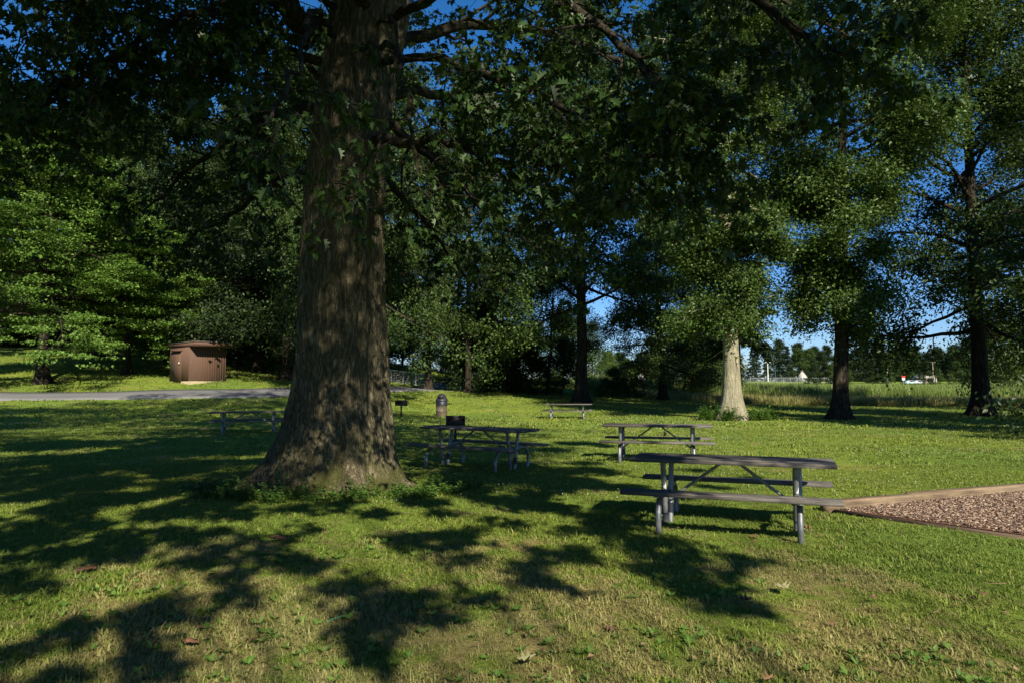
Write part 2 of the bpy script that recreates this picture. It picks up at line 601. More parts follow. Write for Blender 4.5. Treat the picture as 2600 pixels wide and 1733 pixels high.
def scatter_leaves(mb, rng, anchors, per, sig, size, T, Fc, droop=.35, out_dir=None, tilt=.55):
    A = np.repeat(np.asarray(anchors), per, 0)
    n = len(A)
    P = A + rng.normal(size=(n, 3)) * np.asarray(sig)
    th = rng.uniform(0, 2 * PI, n)
    D = np.stack([np.cos(th), np.sin(th), rng.normal(-droop, .35, n)], -1)
    if out_dir is not None:
        D += np.repeat(out_dir, per, 0) * .8
    Nn = np.stack([rng.normal(0, tilt, n), rng.normal(0, tilt, n), np.ones(n)], -1)
    S = size * rng.uniform(.65, 1.25, n)
    leaves(mb, P, D, Nn, S, T, Fc)


def branch_path(rng, p0, d, L_, n, droop, wob):
    pts = [np.asarray(p0, float)]
    d = unit(np.asarray(d, float))
    st = L_ / (n - 1)
    for i in range(n - 1):
        d = unit(d + rng.normal(size=3) * wob + np.array([0, 0, -droop / n]))
        pts.append(pts[-1] + d * st)
    return np.array(pts)


def tree_mesh(seed, H, r0, base, prof, n_prim, n_sec, per, sig, size, bark, leafm, el=(5, 60), droop=.3, flare=1.9, T=DIA_T, Fc=DIA_F,
              lean=(0, 0), fdec=.55, wander=.25, tert=3, name='tree', limb_r=.34, dead=0, inner=.3, elv=15, flat=.55, tilt=.8):
    rng = np.random.default_rng(seed)
    wood, crown = MB(), MB()
    nt_ = 14
    t = np.linspace(0, 1, nt_)
    w = np.cumsum(rng.normal(size=(nt_, 2)) * wander / 3.5, 0); w -= w[0]; w[1] *= .3
    pts = np.stack([w[:, 0] + lean[0] * t, w[:, 1] + lean[1] * t, t * H * .96], -1)
    rad = r0 * (np.clip(1 - t, 0, 1) ** .85 * .95 + .03)
    tz = pts[:, 2]

    def axis(z):
        return np.array([np.interp(z, tz, pts[:, 0]), np.interp(z, tz, pts[:, 1]), z])

    def tr(z):
        return float(np.interp(z, tz, rad))
    zs = np.concatenate([[-.3, 0, .15, .35, .65, 1.1, 1.7], np.linspace(2.4, H * .96, 18)])
    fl = 1 + (flare - 1) * np.exp(-np.maximum(zs, 0) / fdec)
    ph = rng.uniform(0, 6.28, 3)

    def lob(p, th):
        a = .22 * np.exp(-np.maximum(p[:, 2], 0) / .6)[:, None]
        return 1 + a * (np.sin(5 * th + ph[0]) + .6 * np.sin(3 * th + ph[1]))[None, :] + .03 * np.sin(9 * th + ph[2])[None, :]
    tube(wood, np.array([axis(z) for z in zs]), np.array([tr(max(z, 0)) for z in zs]) * fl, 20, lob)
    anchors, dirs = [], []
    ga = rng.uniform(0, 6.28)
    for i in range(n_prim):
        s = (i + rng.uniform(0, .9)) / n_prim
        z = H * (base + (0.97 - base) * s)
        ga += 2.4 + rng.normal(0, .35)
        Lp = prof(s) * rng.uniform(.75, 1.12)
        e = R(el[0] + (el[1] - el[0]) * s + rng.normal(0, elv))
        d = np.array([math.cos(ga) * math.cos(e), math.sin(ga) * math.cos(e), math.sin(e)])
        r = min(tr(z) * .6, limb_r * r0 * (.35 + .65 * Lp / max(1e-3, prof(.3)))) * .8
        pp = branch_path(rng, axis(z), d, Lp, 8, droop, .14)
        tube(wood, pp, r * np.linspace(1, .12, 8) + .008, 6, caps=False)
        for k in range(n_sec):
            q = inner + (1 - inner) * (k + rng.uniform(.2, 1)) / n_sec
            q = min(q, .99)
            j = q * 7; j0 = int(j)
            p = pp[j0] + (pp[j0 + 1] - pp[j0]) * (j - j0)
            tang = unit(pp[j0 + 1] - pp[j0])
            sd = unit(np.cross(tang, [0, 0, 1])) * (1 if k % 2 else -1)
            d2 = tang * .6 + sd * rng.uniform(.4, 1.1) + np.array([0, 0, rng.normal(.1, flat)])
            L2 = Lp * rng.uniform(.28, .5) * (1.2 - .5 * q)
            p2 = branch_path(rng, p, d2, L2, 5, droop * .8, .16)
            tube(wood, p2, max(.012, r * .3) * np.linspace(1, .2, 5) + .003, 4, caps=False)
            for u in range(tert):
                m = rng.uniform(.35, 1) * 4; m0 = min(3, int(m))
                anchors.append(p2[m0] + (p2[m0 + 1] - p2[m0]) * (m - m0)); dirs.append(tang)
            anchors.append(p2[-1]); dirs.append(tang)
        anchors.append(pp[-1]); dirs.append(unit(pp[-1] - pp[-2]))
    for i in range(dead):
        z = H * rng.uniform(base * .5, base * 1.3)
        a = rng.uniform(0, 6.28)
        pd = branch_path(rng, axis(z), (math.cos(a), math.sin(a), -.2), prof(.2) * rng.uniform(.4, .8), 6, .5, .18)
        tube(wood, pd, np.linspace(.03, .006, 6), 4, caps=False)
    A = np.array(anchors)
    scatter_leaves(crown, rng, A, per, sig, size, T, Fc, out_dir=np.array(dirs), tilt=tilt)
    return wood.mesh(name + '_trunk', bark, True), crown.mesh(name + '_crown', leafm)


def place_tree(tm, name, label, x, y, rz=0., s=1., group=None, cat='tree', sink=.0, z=None):
    zz = gz(x, y) if z is None else z
    t = thing(name, label, cat, (x, y, zz - sink), rz, group, s)
    put(tm[0], 'trunk', t)
    put(tm[1], 'crown', t)
    return t


# ------------------------------------------------------------------ ground
def spaced(lo, hi, c, fine, growth):
    """coordinates fine around c and growing outwards"""
    out = [c]
    st = fine
    while out[-1] < hi:
        out.append(out[-1] + st); st *= growth
    a = [c]
    st = fine
    while a[-1] > lo:
        a.append(a[-1] - st); st *= growth
    return np.array(a[::-1][:-1] + out)


gx = spaced(-2600, 2600, 0, .35, 1.035)
gy = spaced(-600, 2800, 8, .35, 1.033)
XX, YY = np.meshgrid(gx, gy)
ZZ = gzv(XX, YY).reshape(XX.shape)
nx, ny = len(gx), len(gy)
ii = np.arange(ny - 1)[:, None] * nx + np.arange(nx - 1)[None, :]
gm = MB()
gm.add(np.stack([XX, YY, ZZ], -1).reshape(-1, 3), np.stack([ii, ii + 1, ii + nx + 1, ii + nx], -1).reshape(-1, 4))
tag(gm.build('ground', M['ground'], smooth=True), 'mown park lawn rising to a wooded bank', kind='structure')

# road
rp = smooth_path([(-120, 35), (-60, 36.2), (-32, 37.8), (-18, 41.2), (-13.5, 45.5), (-8, 52.5), (-4, 62), (-1, 75)], 160)if False else smooth_path(
    [(-120, 35, 0), (-60, 36.2, 0), (-32, 37.8, 0), (-18, 41.2, 0), (-13.5, 45.5, 0), (-8, 52.5, 0), (-6, 62, 0), (-5, 75, 0)], 160)
tg = np.gradient(rp, axis=0); nrm = unit(np.stack([-tg[:, 1], tg[:, 0], np.zeros(len(tg))], -1))
rows = []
for o in (-1.9, -1.85, -.9, 0, .9, 1.85, 1.9):
    q = rp + nrm * o
    q[:, 2] = gzv(q[:, 0], q[:, 1]) + (.06 if abs(o) < 1.88 else -.1)
    rows.append(q)
V = np.stack(rows, 1)
k = V.shape[1]
i0 = np.arange(len(rp) - 1)[:, None] * k + np.arange(k - 1)[None, :]
tag(MB().add(V.reshape(-1, 3), np.stack([i0, i0 + 1, i0 + k + 1, i0 + k], -1).reshape(-1, 4)).build('road', M['asphalt']),
    'grey asphalt park drive', kind='structure')

# ------------------------------------------------------------------ geometry-node scatter (grass and other stuff nobody could count)
def instancer(name, protos, P, rot, scl, idx):
    coll = bpy.data.collections.new(name + '_blades')
    for i, me in enumerate(protos):
        o = bpy.data.objects.new('%s_tuft_%02d' % (name, i), me)
        coll.objects.link(o)
    me = bpy.data.meshes.new(name)
    me.vertices.add(len(P)); me.vertices.foreach_set('co', P.astype(np.float32).ravel())
    a = me.attributes.new('rot', 'FLOAT_VECTOR', 'POINT'); a.data.foreach_set('vector', rot.astype(np.float32).ravel())
    a = me.attributes.new('scl', 'FLOAT', 'POINT'); a.data.foreach_set('value', scl.astype(np.float32))
    a = me.attributes.new('idx', 'INT', 'POINT'); a.data.foreach_set('value', idx.astype(np.int32))
    o = put(me, name)
    ng = bpy.data.node_groups.new(name, 'GeometryNodeTree')
    ng.interface.new_socket('Geometry', in_out='INPUT', socket_type='NodeSocketGeometry')
    ng.interface.new_socket('Geometry', in_out='OUTPUT', socket_type='NodeSocketGeometry')
    gi, go = ng.nodes.new('NodeGroupInput'), ng.nodes.new('NodeGroupOutput')
    ci = ng.nodes.new('GeometryNodeCollectionInfo')
    ci.inputs['Collection'].default_value = coll
    ci.inputs['Separate Children'].default_value = True
    ci.inputs['Reset Children'].default_value = True
    ip = ng.nodes.new('GeometryNodeInstanceOnPoints')
    ip.inputs['Pick Instance'].default_value = True
    for nm, ty, so in (('rot', 'FLOAT_VECTOR', 'Rotation'), ('scl', 'FLOAT', 'Scale'), ('idx', 'INT', 'Instance Index')):
        na = ng.nodes.new('GeometryNodeInputNamedAttribute'); na.data_type = ty
        na.inputs['Name'].default_value = nm
        s = [q for q in na.outputs if q.enabled and q.name == 'Attribute'][0]
        ng.links.new(s, ip.inputs[so])
    ng.links.new(gi.outputs[0], ip.inputs['Points'])
    ng.links.new(ci.outputs[0], ip.inputs['Instance'])
    ng.links.new(ip.outputs[0], go.inputs[0])
    md = o.modifiers.new('scatter', 'NODES'); md.node_group = ng
    return o


def blade_tuft(seed, n, rad, h0, h1, w, bend, m, name, segs=2):
    rng = np.random.default_rng(seed)
    mb = MB()
    for i in range(n):
        a, r = rng.uniform(0, 6.28), rad * math.sqrt(rng.uniform())
        b = np.array([r * math.cos(a), r * math.sin(a), -.005])
        h = rng.uniform(h0, h1)
        da = rng.uniform(0, 6.28)
        lean = np.array([math.cos(da), math.sin(da), 0]) * h * rng.uniform(.15, bend)
        sd = np.array([-math.sin(da), math.cos(da), 0]) * w * rng.uniform(.7, 1.2)
        m1 = b + lean * .3 + np.array([0, 0, h * .6])
        tip = b + lean + np.array([0, 0, h * rng.uniform(.75, 1)])
        mb.add([b - sd * .5, b + sd * .5, m1 + sd * .42, m1 - sd * .42, tip], [[0, 1, 2, 3], [3, 2, 4]])
    return mb.mesh(name, m)


OAKX, OAKY = -2.75, 10.9
# play area outline
PC = np.array([4.0, 8.78]); PA = math.atan2(1.46, 3.73); PB = PA - R(73)
ua, ub = np.array([math.cos(PA), math.sin(PA)]), np.array([math.cos(PB), math.sin(PB)])


def in_play(x, y, pad=0.02):
    d = np.stack([x - PC[0], y - PC[1]], -1)
    Mx = np.linalg.inv(np.stack([ua, ub], -1))
    q = d @ Mx.T
    return (q[:, 0] > -.1 - pad) & (q[:, 1] > -.1 - pad) & (q[:, 0] < 9.2) & (q[:, 1] < 9.2)


def lawn_points(rng, y0, y1, dens, wide=.86):
    n = int(dens * wide * (y1 ** 2 - y0 ** 2))
    y = np.sqrt(rng.uniform(y0 ** 2, y1 ** 2, n))
    x = rng.uniform(-1, 1, n) * y * wide
    keep = ~in_play(x, y) & ((x - OAKX) ** 2 + (y - OAKY) ** 2 > .8 ** 2)
    rd = np.min(np.hypot(x[:, None] - rp[None, :, 0], y[:, None] - rp[None, :, 1]), 1) if y1 > 25 else np.full(n, 99)
    keep &= rd > 2.0
    return x[keep], y[keep]


def make_grass():
    rng = np.random.default_rng(5)
    protos = [blade_tuft(100 + i, 34, .055, .011, .036, .0055, 1.6, M['grass'], 'tuft') for i in range(5)]
    protos += [blade_tuft(120 + i, 30, .11, .02, .05, .010, 1.4, M['grass'], 'tuft') for i in range(3)]
    protos += [blade_tuft(140 + i, 26, .3, .03, .075, .03, 1.1, M['grass'], 'tuft') for i in range(3)]
    P, Rr, S, I = [], [], [], []
    for y0, y1, dens, lo, hi, sc in ((2.6, 7, 330, 0, 5, 1.), (7, 14, 190, 0, 5, 1.1), (14, 26, 34, 5, 8, 1.1), (26, 68, 6, 8, 11, 1.0)):
        x, y = lawn_points(rng, y0, y1, dens)
        z = gzv(x, y)
        # thin the sward on worn earth
        n = len(x)
        P.append(np.stack([x, y, z], -1))
        Rr.append(np.stack([rng.normal(0, .08, n), rng.normal(0, .08, n), rng.uniform(0, 6.28, n)], -1))
        patch = 1 + .28 * np.sin(x * 1.7 + 2 * np.sin(y * .9)) * np.sin(y * 1.9 + 1.4 * np.sin(x * 1.1))
        S.append(sc * np.clip(rng.lognormal(-.06, .3, n), .5, 2.0) * patch)
        I.append(rng.integers(lo, hi, n))
    o = instancer('grass', protos, np.concatenate(P), np.concatenate(Rr), np.concatenate(S), np.concatenate(I))
    tag(o, 'short mown lawn grass with dry straw-coloured patches', 'grass', kind='stuff')


make_grass()


def make_weeds():
    """broad-leaved plantain in the near lawn, leafy weeds around the oak roots, clover heads on the sunny lawn"""
    rng = np.random.default_rng(9)
    PT = np.array([(0, 0, 0), (.26, .35, .08), (.2, .75, .1), (0, 1, .02), (-.2, .75, .1), (-.26, .35, .08)])
    PF = [[0, 1, 2, 3], [0, 3, 4, 5]]

    def rosette(seed, n, size, up):
        r = np.random.default_rng(seed); mb = MB()
        a = np.arange(n) * 2.4 + r.normal(0, .3, n)
        D = np.stack([np.cos(a), np.sin(a), r.uniform(up * .5, up * 1.5, n)], -1)
        P = np.stack([np.cos(a) * .01, np.sin(a) * .01, np.full(n, .012)], -1)
        leaves(mb, P, D, np.tile([0, 0, 1.], (n, 1)), size * r.uniform(.6, 1.2, n), PT, PF)
        return mb.mesh('rosette', M['weed'])
    pr = [rosette(i, 6, .06, .55) for i in range(4)]
    cen = [(-1.3, 4.2, 1.0), (-2.4, 4.6, .8), (1.0, 4.3, .7), (-.6, 4.9, 1.0), (1.3, 5.4, .6), (-3.2, 5.4, .9), (.2, 3.7, .7), (2.2, 4.0, .5), (-2.0, 6.4, .7), (-.9, 6.7, .9), (1.8, 3.5, .8), (-1.9, 3.5, .7)]
    P = []
    for cx, cy, r in cen:
        n = int(46 * r)
        P.append(np.stack([rng.normal(cx, r * .45, n), rng.normal(cy, r * .3, n)], -1))
    n = 60
    yy = rng.uniform(3, 14, n)
    P.append(np.stack([rng.uniform(-.8, .8, n) * yy, yy], -1))
    P = np.concatenate(P)
    P = P[~in_play(P[:, 0], P[:, 1])]
    n = len(P)
    z = gzv(P[:, 0], P[:, 1])
    o = instancer('plantain_weeds', pr, np.column_stack([P, z]), np.stack([rng.normal(0, .15, n), rng.normal(0, .15, n), rng.uniform(0, 6.28, n)], -1),
                  rng.uniform(.4, .95, n), rng.integers(0, 4, n))
    tag(o, 'broad-leaved plantain rosettes growing in the mown lawn', 'weeds', kind='stuff')

    def stalk(seed, h, nl, size, flower=False):
        r = np.random.default_rng(seed); mb = MB()
        for s in range(5):
            a = r.uniform(0, 6.28); hh = h * r.uniform(.5, 1.1)
            b = np.array([r.normal(0, .06), r.normal(0, .06), -.02])
            p = branch_path(r, b, (math.cos(a) * .3, math.sin(a) * .3, 1), hh, 6, .1, .1)
            tube(mb, p, np.linspace(.003, .0012, 6), 4, caps=False)
            m = nl
            t = r.uniform(.1, 1, m) * 4.99
            q = np.array([p[int(u)] + (p[int(u) + 1] - p[int(u)]) * (u - int(u)) for u in t])
            th = r.uniform(0, 6.28, m)
            leaves(mb, q, np.stack([np.cos(th), np.sin(th), r.normal(.1, .3, m)], -1), np.stack([r.normal(0, .3, m), r.normal(0, .3, m), np.ones(m)], -1), size * r.uniform(.6, 1.2, m), PT, PF)
        return mb.mesh('stalk', M['weed'])
    pr = [stalk(i, .16, 13, .05) for i in range(3)] + [stalk(5 + i, .34, 14, .055) for i in range(2)]
    P = []
    for a0, a1, r0, r1, n in ((R(225), R(320), 1.4, 2.1, 90), (R(195), R(235), 1.6, 2.3, 35), (R(310), R(362), 1.5, 2.3, 60)):
        a = rng.uniform(a0, a1, n); r = rng.uniform(r0, r1, n)
        P.append(np.stack([OAKX + r * np.cos(a), OAKY + r * np.sin(a) * .85], -1))
    P = np.concatenate(P); n = len(P)
    idx = np.where(rng.uniform(size=n) < .12, rng.integers(3, 5, n), rng.integers(0, 3, n))
    o = instancer('root_weeds', pr, np.column_stack([P, gzv(P[:, 0], P[:, 1])]), np.stack([rng.normal(0, .1, n), rng.normal(0, .1, n), rng.uniform(0, 6.28, n)], -1), rng.uniform(.6, 1.2, n), idx)
    tag(o, 'leafy green weeds crowding the foot of the big oak', 'weeds', kind='stuff')
    # skirt of taller weeds at the sunlit pale trunk
    pr = [stalk(20 + i, .75, 26, .11) for i in range(3)]
    n = 75
    a = rng.uniform(0, 6.28, n); r = rng.uniform(.8, 1.5, n)
    P = np.stack([ax(1858, 33.6) + r * np.cos(a) * 1.25 + .1, 33.6 + r * np.sin(a) * .8 - .15], -1)
    o = instancer('trunk_weeds', pr, np.column_stack([P, gzv(P[:, 0], P[:, 1])]), np.stack([rng.normal(0, .1, n), rng.normal(0, .1, n), rng.uniform(0, 6.28, n)], -1), rng.uniform(.5, 1.15, n), rng.integers(0, 3, n))
    tag(o, 'tall weeds ringing the base of the pale sunlit trunk', 'weeds', kind='stuff')
    # clover heads
    mb = MB()
    lathe(mb, [(.001, 0), (.007, .004), (.0075, .009), (.002, .013)], 6)
    me = mb.mesh('clover_head', M['flower'])
    n = 3600
    yy = np.sqrt(rng.uniform(9 ** 2, 34 ** 2, n)); xx = rng.uniform(-.25, .85, n) * yy
    k = (np.sin(xx * .6 + np.sin(yy * .4) * 2) * np.sin(yy * .5 + 1) + rng.uniform(-.9, .6, n) > -.3) & ~in_play(xx, yy)
    xx, yy = xx[k], yy[k]; n = len(xx)
    o = instancer('clover_flowers', [me], np.stack([xx, yy, gzv(xx, yy) + .045], -1), rng.normal(0, .4, (n, 3)), rng.uniform(.7, 1.5, n), np.zeros(n))
    tag(o, 'white clover heads dotted over the sunny lawn', 'flowers', kind='stuff')


make_weeds()

# ------------------------------------------------------------------ the big oak
_r = np.random.default_rng(6)
shade_clumps = []  # unseen leaf clumps set towards the sun to shade the lawn
for Y in np.arange(15.5, 40.5, 2.1):
    for X in np.arange(-.8 * Y, -3.2, 2.3):
        if Y > 36 and X < -23:
            continue
        if _r.uniform() < .95 and not (Y > 30 and X > -7):
            g = np.array([X + _r.normal(0, .5), Y + _r.normal(0, .5), 0])
            h = (_r.uniform(12.5, 15) if Y < 30 else _r.uniform(14.5, 17))
            shade_clumps.append((g + SD * (h / SD[2]), _r.uniform(1.0, 1.5)))


def make_oak():
    rng = np.random.default_rng(77)
    root = thing('oak_tree', 'huge old oak with thick furrowed trunk, flaring roots and dark lobed leaves overhead', 'tree', (OAKX, OAKY, 0))
    z0 = gz(OAKX, OAKY)
    root.location.z = z0
    O = np.array([OAKX, OAKY, z0])
    wood = MB()
    # (height, centre x in the world, radius) read off the trunk's outline
    prof = np.array([(-.25, -2.9, 1.18), (0, -2.86, 1.04), (.15, -2.86, .96), (.35, -2.83, .9), (.6, -2.79, .855), (1.0, -2.74, .80), (1.5, -2.72, .745), (2.1, -2.72, .705),
                     (3.0, -2.74, .675), (4.0, -2.75, .645), (5.0, -2.71, .615), (5.9, -2.65, .60), (6.8, -2.52, .60), (7.7, -2.38, .62), (8.6, -2.3, .56),
                     (10, -2.25, .44), (12.5, -2.3, .34), (16, -2.1, .26), (21, -2.2, .15), (26, -2.1, .03)])
    zs = np.concatenate([np.linspace(-.25, 2.4, 46), np.linspace(2.5, 9, 50), np.linspace(9.5, 26, 22)])
    cx = np.interp(zs, prof[:, 0], prof[:, 1]); rr = np.interp(zs, prof[:, 0], prof[:, 2])
    pts = np.stack([cx - OAKX, np.zeros(len(zs)) + .02 * zs, zs], -1)
    roots = [(R(190), .75, .26), (R(208), .3, .2), (R(238), .55, .2), (R(268), .5, .22), (R(300), .62, .24), (R(335), .75, .26), (R(356), .5, .2), (R(40), .7, .3), (R(90), .7, .3), (R(140), .7, .3)]

    def lob(p, th):
        z = p[:, 2]
        out = np.ones((len(z), len(th)))
        f = np.exp(-np.maximum(z, -.1) / .42)
        for a, amp, w in roots:
            dd = (th - a + PI) % (2 * PI) - PI
            out += .55 * amp * f[:, None] * np.exp(-(dd / w) ** 2)[None, :]
        # big furrows that wander up the trunk, and slow bulges
        for k, am, s1, p1 in ((17, .020, .35, 0), (29, .016, .5, 2.), (43, .013, .8, 4.), (7, .02, .15, 1.)):
            out += am * np.sin(k * th[None, :] + 2.2 * np.sin(z[:, None] * s1 * 2 + p1) + p1 + 1.2 * np.sin(z[:, None] * 3.1 * s1 + 3 * th[None, :]))
        out += .012 * np.sin(z[:, None] * 9 + 5 * np.sin(th[None, :] * 6)) * np.sin(th[None, :] * 23 + z[:, None] * 2)
        return out
    # frames() of a near-vertical tube start with u along world -y/x; use an explicit ring build to keep angles in world terms
    th = np.linspace(0, 2 * PI, 180, endpoint=False)
    Rr = rr[:, None] * lob(pts, th)
    v = np.stack([pts[:, 0][:, None] + Rr * np.cos(th), pts[:, 1][:, None] + Rr * np.sin(th), zs[:, None] * np.ones(180)], -1)
    i = np.arange(len(zs) - 1)[:, None] * 180; j = np.arange(180)[None, :]; kk = (j + 1) % 180
    wood.add(v.reshape(-1, 3), np.stack([i + j, i + kk, i + 180 + kk, i + 180 + j], -1).reshape(-1, 4))
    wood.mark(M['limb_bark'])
    tw = []          # twig anchor list: (point, direction)

    def limb(ctrl, r0, r1, n_sec, sec_len, droop=.25, start=.14, world=True, per=13, dens=1.25, drop_dir=None):
        P = np.array([np.asarray(c, float) for c in ctrl])
        if world:
            P = P - O
        n = 4 * len(P)
        p = smooth_path(P, n)
        p[1:-1] += rng.normal(size=(n - 2, 3)) * .03
        tube(wood, p, np.linspace(r0, r1, n), 9, caps=False)
        for k in range(n_sec):
            q = start + (1 - start) * (k + rng.uniform(0, 1)) / n_sec
            f = min(q, .995) * (n - 1); f0 = int(f)
            b = p[f0] + (p[min(f0 + 1, n - 1)] - p[f0]) * (f - f0)
            tg_ = unit(p[min(f0 + 1, n - 1)] - p[max(f0 - 1, 0)])
            sd = unit(np.cross(tg_, [0, 0, 1])) * (1 if k % 2 else -1)
            d = tg_ * rng.uniform(.3, .9) + sd * rng.uniform(.4, 1.1) + np.array([0, 0, rng.normal(0, .35)])
            L2 = sec_len * rng.uniform(.6, 1.25) * (1.2 - .5 * q)
            p2 = branch_path(rng, b, d, L2, 7, droop, .17)
            rb = max(.009, .4 * (r0 + (r1 - r0) * q))
            rb = min(rb, .05)
            tube(wood, p2, np.linspace(rb, .005, 7), 5, caps=False)
            nt_ = int(6 * dens)
            for u in range(nt_):
                m = rng.uniform(.25, 1) * 6; m0 = min(5, int(m))
                b3 = p2[m0] + (p2[m0 + 1] - p2[m0]) * (m - m0)
                d3 = unit(p2[m0 + 1] - p2[m0]) * .6 + rng.normal(size=3) * .55 + np.array([0, 0, -.15])
                p3 = branch_path(rng, b3, d3, rng.uniform(.3, .75), 4, .4, .15)
                tube(wood, p3, np.linspace(.006, .0025, 4), 3, caps=False)
                tw.append((p3[-1], unit(p3[-1] - p3[-2]), per))
                tw.append((p3[1], unit(p3[-1] - p3[0]), max(2, per // 2)))
            tw.append((p2[-1], unit(p2[-1] - p2[-2]), per))
        return p
    a = at
    # the limbs one sees, drawn as 3-D paths leaving the trunk
    limb([a(940, 365, 10.7), a(1130, 355, 9.9), a(1320, 362, 9.2), a(1560, 385, 8.4), a(1760, 400, 7.8)], .085, .02, 16, 1.5)
    limb([a(1150, 360, 9.9), a(1240, 405, 9.6), a(1400, 425, 9.2), a(1520, 450, 8.6)], .05, .012, 10, 1.3)
    limb([a(960, 160, 10.8), a(1120, 150, 9.2), a(1300, 215, 8.0), a(1480, 300, 6.9), a(1600, 330, 6.3)], .07, .02, 18, 1.4)
    limb([a(980, 60, 10.8), a(1220, -60, 9.0), a(1480, 40, 7.6), a(1640, 190, 6.8), a(1740, 330, 6.4)], .08, .02, 20, 1.5)
    limb([a(1000, -40, 10.9), a(1350, -240, 8.5), a(1700, -120, 6.9), a(1980, 40, 6.2), a(2120, 130, 6.0)], .09, .02, 20, 1.3)
    limb([a(850, 90, 10.4), a(800, 40, 8.6), a(770, 130, 7.0), a(720, 260, 5.9), a(670, 320, 5.5)], .045, .012, 8, .6, per=6, start=.5, dens=.7)
    limb([a(900, 120, 10.3), a(1000, 120, 8.6), a(1030, 230, 7.6), a(1050, 380, 7.0), a(1060, 470, 6.8)], .045, .012, 9, .6, per=6, start=.5, dens=.8)
    limb([a(960, 60, 10.6), a(1000, 60, 8.6), a(985, 300, 7.4), a(930, 440, 6.9), a(900, 500, 6.7)], .03, .008, 4, .3, per=4, start=.75, dens=.5)
    limb([a(800, 80, 10.8), a(720, 10, 10.2), a(600, -140, 9.2), a(420, -120, 8.6), a(220, -10, 8.2), a(60, 60, 8.4)], .2, .02, 26, 1.9, start=.3)
    limb([a(820, 160, 11), a(640, 100, 11.2), a(450, 160, 11.5), a(240, 240, 11.8), a(60, 330, 12)], .08, .02, 22, 1.8)
    limb([a(820, 280, 11.2), a(660, 300, 12.2), a(500, 420, 13.2), a(360, 540, 14)], .10, .02, 16, 1.7)
    limb([a(830, 420, 11.3), a(700, 470, 13), a(560, 560, 14.6), a(450, 640, 15.6)], .08, .02, 14, 1.7)
    limb([a(780, 120, 10.6), a(600, 40, 9.6), a(420, 60, 9.0), a(250, 180, 8.8), a(120, 260, 9)], .07, .02, 18, 1.5, start=.3)
    limb([a(960, 300, 11.2), a(1120, 420, 12.6), a(1260, 560, 14), a(1380, 640, 15)], .09, .02, 18, 1.8)
    limb([a(960, 420, 11.2), a(1040, 520, 12.5), a(1120, 620, 13.6), a(1180, 700, 14.5)], .07, .02, 12, 1.5)
    limb([a(960, 220, 11.2), a(1180, 260, 12.5), a(1420, 380, 13.8), a(1580, 520, 15)], .1, .02, 20, 1.9)
    limb([a(980, 120, 11.2), a(1250, 60, 12), a(1550, 140, 13), a(1750, 300, 14)], .12, .02, 20, 1.9)
    limb([a(830, 60, 11.4), a(640, 0, 12), a(440, 60, 13), a(280, 150, 13.5)], .07, .02, 20, 1.9)
    limb([a(820, 200, 11.4), a(700, 120, 12.4), a(560, 130, 13.4), a(420, 220, 14.2)], .06, .02, 18, 1.8)
    limb([a(850, 20, 10.6), a(760, -60, 9.8), a(640, 20, 9.2), a(540, 110, 8.8)], .06, .015, 12, 1.2, start=.5)
    # higher limbs that only throw their shade
    for k in range(34):
        z = 8.5 + 15 * (k / 33)
        an = k * 2.4 + rng.normal(0, .3)
        Lk = rng.uniform(7.5, 10.5) * (1.05 - (z - 8) / 30)
        c0 = np.array([-2.25, OAKY + .2, z]); dirv = np.array([math.cos(an), math.sin(an), 0])
        limb([c0, c0 + dirv * Lk * .5 + [0, 0, 1.6], c0 + dirv * Lk + [0, 0, 1.6 - rng.uniform(0, 1.5)]], .13, .02, 20, 2.4, per=10)
    for (x1, y1, z1, L1) in ((-6.5, 9, 12, 0), (-8, 12, 13, 0), (-10, 6, 12, 0), (-11, 11, 13.5, 0), (-12.5, 14.5, 15, 0), (-5, 13.5, 13, 0), (-7, 16, 15, 0), (-9, 3, 11.5, 0), (-13, 9, 15, 0), (-9.5, 14, 17, 0), (-12, 4.5, 13, 0), (-3, 15, 15, 0),
                             (-4.5, 2.5, 10.5, 0), (-1.5, 1.0, 11.5, 0), (1.5, 2.5, 12.0, 0), (3.2, 5.0, 11.0, 0), (-6.5, 5.0, 11, 0), (0, 4.5, 13.5, 0), (-3, 4.5, 14.5, 0), (2.5, 7.5, 14, 0), (-8.5, 8.5, 12.5, 0), (4.5, 9.5, 13, 0), (0.5, 0.5, 15.5, 0), (-4.0, .8, 15, 0), (3.5, 3, 16, 0)):
        c0 = np.array([-2.25, OAKY + .1, z1 - 3.2]); e = np.array([x1, y1, z1])
        limb([c0, c0 + (e - c0) * .5 + [0, 0, .7], e], .12, .02, 15, 2.0, per=9, start=.3)
    for c, r in shade_clumps:
        if c[0] > -8:
            p = c - O
            st = np.array([p[0] * .6, p[1] * .6, p[2] + .8])
            tube(wood, smooth_path([st, (st + p) / 2 + np.array([0, 0, .3]), p], 6), np.linspace(.03, .006, 6), 4, caps=False)
            for u in range(int(27 * r * r)):
                q = unit(rng.normal(size=3)) * rng.uniform(0, 1) ** .4 * r * np.array([1.15, 1.15, .5])
                tw.append((p + q, unit(q), 8))
    ends = []
